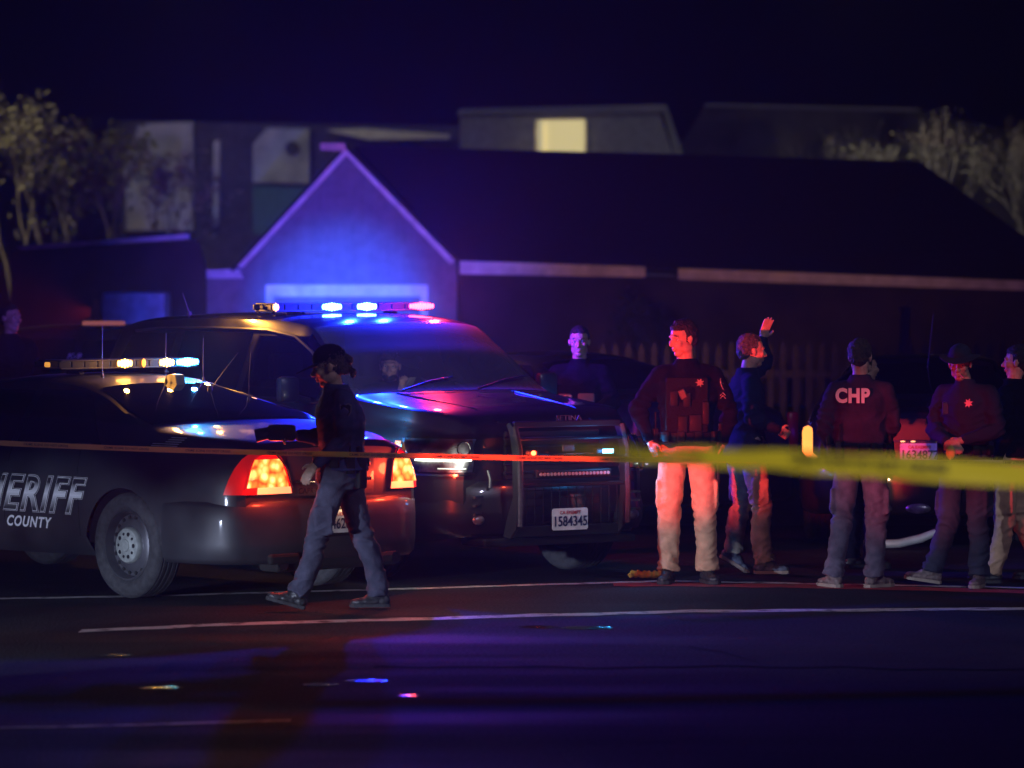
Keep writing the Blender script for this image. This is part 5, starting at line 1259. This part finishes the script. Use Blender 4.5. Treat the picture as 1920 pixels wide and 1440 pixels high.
# ------------------------------------------------------------------ buildings beyond
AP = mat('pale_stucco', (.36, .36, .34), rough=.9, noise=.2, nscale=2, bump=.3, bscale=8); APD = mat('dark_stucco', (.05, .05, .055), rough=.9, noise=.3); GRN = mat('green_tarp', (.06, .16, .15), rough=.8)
bl = empty('apartment_building', (P(500, 478, 100).x, 100, 0)); tag(bl, 'pale apartment building partly hidden by bare branches at the left', 'building')
def bq(name, poly, d, m, Y=100, par=None):
    par = par or bl; return quadprism(name, [P(x, y, Y) - par.location for x, y in poly], d, m, par)
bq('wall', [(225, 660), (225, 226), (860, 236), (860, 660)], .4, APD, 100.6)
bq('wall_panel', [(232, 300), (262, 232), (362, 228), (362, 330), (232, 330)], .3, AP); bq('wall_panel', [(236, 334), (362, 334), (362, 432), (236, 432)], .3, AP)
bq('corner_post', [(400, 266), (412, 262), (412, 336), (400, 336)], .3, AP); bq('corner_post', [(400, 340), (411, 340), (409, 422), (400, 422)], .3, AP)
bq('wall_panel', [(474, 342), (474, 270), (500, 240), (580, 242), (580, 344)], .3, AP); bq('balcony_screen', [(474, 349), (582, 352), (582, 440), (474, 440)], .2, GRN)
o_ = MB().cyl(P(548, 278, 99.9) - bl.location, (0, 1, 0), .16, .1, 20).build('porthole', APD, bl)
bq('lit_soffit', [(612, 244), (680, 241), (842, 252), (842, 260), (690, 262)], .3, mat('lit_soffit_cream', (.6, .56, .42), rough=.7), 99.6)  # lamplight on the soffit put into the pale cream colour
b2 = empty('neighbour_house', (P(1060, 478, 92).x, 92, 0)); tag(b2, 'house with one brightly lit window above the dark roof ridge', 'house')
def b2q(*a, **kw): return bq(*a, **kw, par=b2)
b2q('wall', [(862, 640), (862, 217), (1236, 212), (1262, 290), (1262, 640)], .3, mat('lilac_stucco', (.26, .27, .30), rough=.9, noise=.12), Y=92)
b2q('eave', [(855, 216), (862, 204), (1240, 196), (1248, 211)], .5, mat('eave_board', (.22, .23, .27), rough=.8), Y=91.7)
b2q('verge', [(1241, 196), (1249, 196), (1282, 290), (1264, 290)], .5, MATS['eave_board'], Y=91.7)
wf = b2q('window', [(1003, 224), (1100, 222), (1100, 640), (1003, 640)], .06, TRIM, Y=91.9)
quadprism('lit_pane', [P(x, y, 91.8) - b2.location for x, y in [(1009, 226), (1096, 225), (1096, 400), (1009, 400)]], .02, emis('lit_window', (1., .84, .38), .58), wf)
for x in (1030,): quadprism('curtain_edge', [P(x_, y, 91.75) - b2.location for x_, y in [(1009, 226), (1019, 226), (1019, 400), (1009, 400)]], .02, emis('lit_curtain', (1., .9, .5), .42), wf)
b3 = empty('hillside_house', (P(1600, 478, 96).x, 96, 0)); tag(b3, 'dim grey house front behind the bare tree at the right', 'house')
GS = mat('grey_stucco', (.06, .055, .055), rough=.95, noise=.7, nscale=.9, bump=.5, bscale=3)
bq('wall', [(1275, 640), (1275, 272), (1325, 196), (1720, 206), (1830, 230), (1960, 260), (1960, 640)], .4, GS, Y=96, par=b3)
bq('gutter', [(1320, 200), (1322, 194), (1725, 203), (1725, 209)], .2, MATS['eave_board'], Y=95.8, par=b3)
# ------------------------------------------------------------------ trees
BARK2 = mat('grey_bark', (.34, .31, .26), rough=.9, noise=.4, nscale=10); BARK = mat('pale_bark', (.19, .165, .12), rough=.9, noise=.3, nscale=10); LEAF = mat('leaf_green', (.16, .20, .03), rough=.7, noise=.4, nscale=5); TWIG = mat('dark_twig', (.035, .03, .03), rough=.9)
LEAF2 = mat('dry_leaf', (.26, .25, .17), rough=.8, noise=.4, nscale=5)
def tree(name, base, h, label, seed, bark, leaf, nleaf=0, spread=.55, lean=(0, 0), depth=5, r0=.10, up=.25, leafr=.05, nb=(2, 3), cat='tree', group=None):
    rnd = random.Random(seed); e = empty(name, base); tag(e, label, cat, group); tm = MB(); tips = []
    def grow(p, d, L, r, lv):
        pts = [p]; rr = [r]; q = p.copy(); dd = d.copy()
        for i in range(3):
            dd = (dd + V(rnd.uniform(-.18, .18), rnd.uniform(-.18, .18), rnd.uniform(-.05, .15))).normalized(); q = q + dd * L / 3; pts.append(q.copy()); rr.append(r * (1 - .13 * (i + 1)))
            if lv <= 3: tips.append(q.copy())
        tm.tube(pts, rr, 6 if lv > 2 else 4, cap=False)
        if lv == 0: return
        for _ in range(rnd.randint(*nb)):
            nd = (dd + V(rnd.uniform(-1, 1), rnd.uniform(-1, 1), rnd.uniform(-.5, .8)) * spread + V(0, 0, up)).normalized(); grow(q, nd, L * rnd.uniform(.62, .85), r * .6, lv - 1)
    grow(V(0, 0, 0), V(lean[0], lean[1], 1).normalized(), h * .30, r0, depth)
    tm.build('trunk', bark, e, smooth=True)
    if nleaf:
        lm = MB()
        for _ in range(nleaf):
            c = rnd.choice(tips) + V(rnd.gauss(0, .10), rnd.gauss(0, .10), rnd.gauss(0, .10)); a = V(rnd.uniform(-1, 1), rnd.uniform(-1, 1), rnd.uniform(-1, 1)).normalized(); b = a.orthogonal().normalized(); s_ = leafr * rnd.uniform(.5, 1.4)
            lm.add([c - a * s_, c + b * s_ * .45, c + a * s_, c - b * s_ * .45], [(0, 1, 2, 3)])
        lm.build('crown', leaf, e)
    return e
G_ = 'shrubs and young trees behind the carport'
for i, (px_, Y, h, sd, lf, nl, sp) in enumerate(((52, 72, 4.8, 1, LEAF2, 700, .45), (95, 76, 4.3, 2, LEAF, 600, .5), (150, 74, 5.0, 3, LEAF2, 380, .4), (215, 80, 4.6, 14, LEAF, 350, .5), (300, 86, 4.4, 5, LEAF2, 350, .8))):
    tree('young_tree', (at(px_, Y)[0], Y, 0), h, ['leafy young tree at the far left edge with pale upright branches', 'young tree with bright green leaves second from the left edge', 'young tree with a pale forked trunk between the green trees', 'small green-leaved tree left of the apartment wall', 'thin bare tree spreading twigs across the apartment wall'][i], sd, BARK if i < 4 else TWIG, lf, nl, sp, group=G_, r0=.07 if i < 4 else .05, leafr=.085)
for i, (px_, Y, h, sd, ln) in enumerate(((1800, 74, 4.4, 21, (-.35, 0)), (1905, 78, 4.5, 22, (-.2, 0)), (1640, 86, 4.3, 25, (.45, 0)))):
    tree('bare_tree', (at(px_, Y)[0], Y, 0), h, ['large bare tree with leaning branches before the hillside house', 'bare tree cut off by the right edge', 'thin bare tree rising behind the roof ridge at the right'][i], sd, BARK2, LEAF2, 260, .7, lean=ln, depth=7, r0=.10, group='bare trees at the right', leafr=.05)
sb = tree('shrub', (at(1240, 61)[0], 61.0, 0), 1.9, 'dark shrub reaching up to the gap in the fascia board', 31, TWIG, mat('dark_leaf', (.03, .04, .02), rough=.8), 2600, .9, depth=4, r0=.04, leafr=.06, cat='shrub')
# ------------------------------------------------------------------ barrier tapes
TAPE = None
def tapemat(name, c, tr=.35):
    m = bpy.data.materials.new(name); m.use_nodes = True; nt = m.node_tree; b = nt.nodes['Principled BSDF']; b.inputs['Base Color'].default_value = (*c, 1); b.inputs['Roughness'].default_value = .45
    t = nt.nodes.new('ShaderNodeBsdfTranslucent'); t.inputs[0].default_value = (*c, 1); mx = nt.nodes.new('ShaderNodeMixShader'); mx.inputs[0].default_value = tr; out = nt.nodes['Material Output']
    nt.links.new(b.outputs[0], mx.inputs[1]); nt.links.new(t.outputs[0], mx.inputs[2]); nt.links.new(mx.outputs[0], out.inputs[0]); return m
def tape(name, pts, hgt, label, m, ink, twist=0., tilt=0., phrase='CRIME SCENE DO NOT CROSS', step=1.75, ts=.6, sd=0):
    "pts = (px, py, Y) centre line"
    W = [P(*p) for p in pts]; fine = []
    for i in range(len(W) - 1):
        p0, p1, p2, p3 = W[max(i - 1, 0)], W[i], W[i + 1], W[min(i + 2, len(W) - 1)]
        for k in range(14):
            t = k / 14; fine.append(.5 * (2 * p1 + (p2 - p0) * t + (2 * p0 - 5 * p1 + 4 * p2 - p3) * t * t + (3 * p1 - p0 - 3 * p2 + p3) * t ** 3))
    fine.append(W[-1]); S = [0.]
    for a, b in zip(fine, fine[1:]): S.append(S[-1] + (b - a).length)
    def fr(s):
        s = max(0, min(S[-1] - 1e-6, s)); i = 0; lo, hi = 0, len(S) - 2
        while lo < hi:
            md = (lo + hi + 1) // 2
            if S[md] <= s: lo = md
            else: hi = md - 1
        i = lo; t = (s - S[i]) / (S[i + 1] - S[i]); c = fine[i].lerp(fine[i + 1], t); d = (fine[i + 1] - fine[i]).normalized()
        a = (tilt(s / S[-1]) if callable(tilt) else tilt) + twist * mnoise.noise(V(s * .9, sd, 3)); u = V(0, 0, 1) * math.cos(a) + V(0, 1, 0) * math.sin(a); return c, d, u, (V(0, -1, 0) * math.cos(a) + V(0, 0, 1) * math.sin(a))
    n = int(S[-1] / .03); vs = []
    for i in range(n + 1):
        c, d, u, w = fr(S[-1] * i / n)
        for f in (-.5, -.17, .17, .5): vs.append(c + u * hgt * f + w * .004 * math.sin(i * .35 + f * 5))
    fs = [(4 * i + j, 4 * i + 4 + j, 4 * i + 5 + j, 4 * i + 1 + j) for i in range(n) for j in range(3)]
    o = meshobj(name, vs, fs, m, smooth=True); tag(o, label, 'barrier tape', 'barrier tapes')
    tv, tf = textmesh(phrase, hgt * ts, hgt * .012, 0, 0, 1.05); s0 = sd * .37; vv = []; ff = []
    L = max(p.x for p in tv) - min(p.x for p in tv); st = L + step * hgt * 4
    while s0 < S[-1]:
        b = len(vv)
        for p in tv:
            c, d, u, w = fr(s0 + p.x + L / 2); vv.append(c + u * p.y + w * .009)
        ff += [tuple(i + b for i in f) for f in tf]; s0 += st
    tag(meshobj('printed_lettering', vv, ff, ink, o))
    return o
INKB = mat('tape_ink', (.01, .01, .01), rough=.6)
tape('barrier_tape', [(-60, 828, 28.7), (300, 843, 28.5), (780, 855, 28.3), (1200, 862, 28.4), (1500, 865, 28.6), (1980, 868, 28.9)], .034, 'thin yellow barrier tape with black lettering strung across in front of the cars', tapemat('yellow_tape', (.55, .42, .06), .2), INKB, twist=.25, sd=1)
tape('barrier_tape', [(-80, 744, 9.), (400, 788, 9.3), (900, 832, 10.5), (1200, 850, 11.8), (1560, 869, 12.8), (1980, 896, 13.2)], .075, 'wide blurred yellow barrier tape close to the camera at right', tapemat('yellow_tape_near', (.60, .50, .03), .3), mat('tape_print', (.03, .03, .02), rough=.6), twist=.22, sd=2, tilt=lambda u: R(86 - 56 * max(0, min(1, (u - .50) / .42)) ** .9))
# ------------------------------------------------------------------ thin volume added in place of lens bloom
BLOOM_HAZE = True
if BLOOM_HAZE:
    hb = MB().box((0, 65, 5.4), (110, 136, 12.8)).build('bloom_haze', None)
    hb.data.materials.clear(); m = bpy.data.materials.new('bloom_haze_air'); m.use_nodes = True; nt = m.node_tree; nt.nodes.remove(nt.nodes['Principled BSDF'])
    pv = nt.nodes.new('ShaderNodeVolumePrincipled'); pv.inputs['Color'].default_value = (.9, .92, 1, 1); pv.inputs['Density'].default_value = .0017; pv.inputs['Anisotropy'].default_value = .6
    nt.links.new(pv.outputs[0], nt.nodes['Material Output'].inputs['Volume']); hb.data.materials.append(m); hb['kind'] = 'stuff'
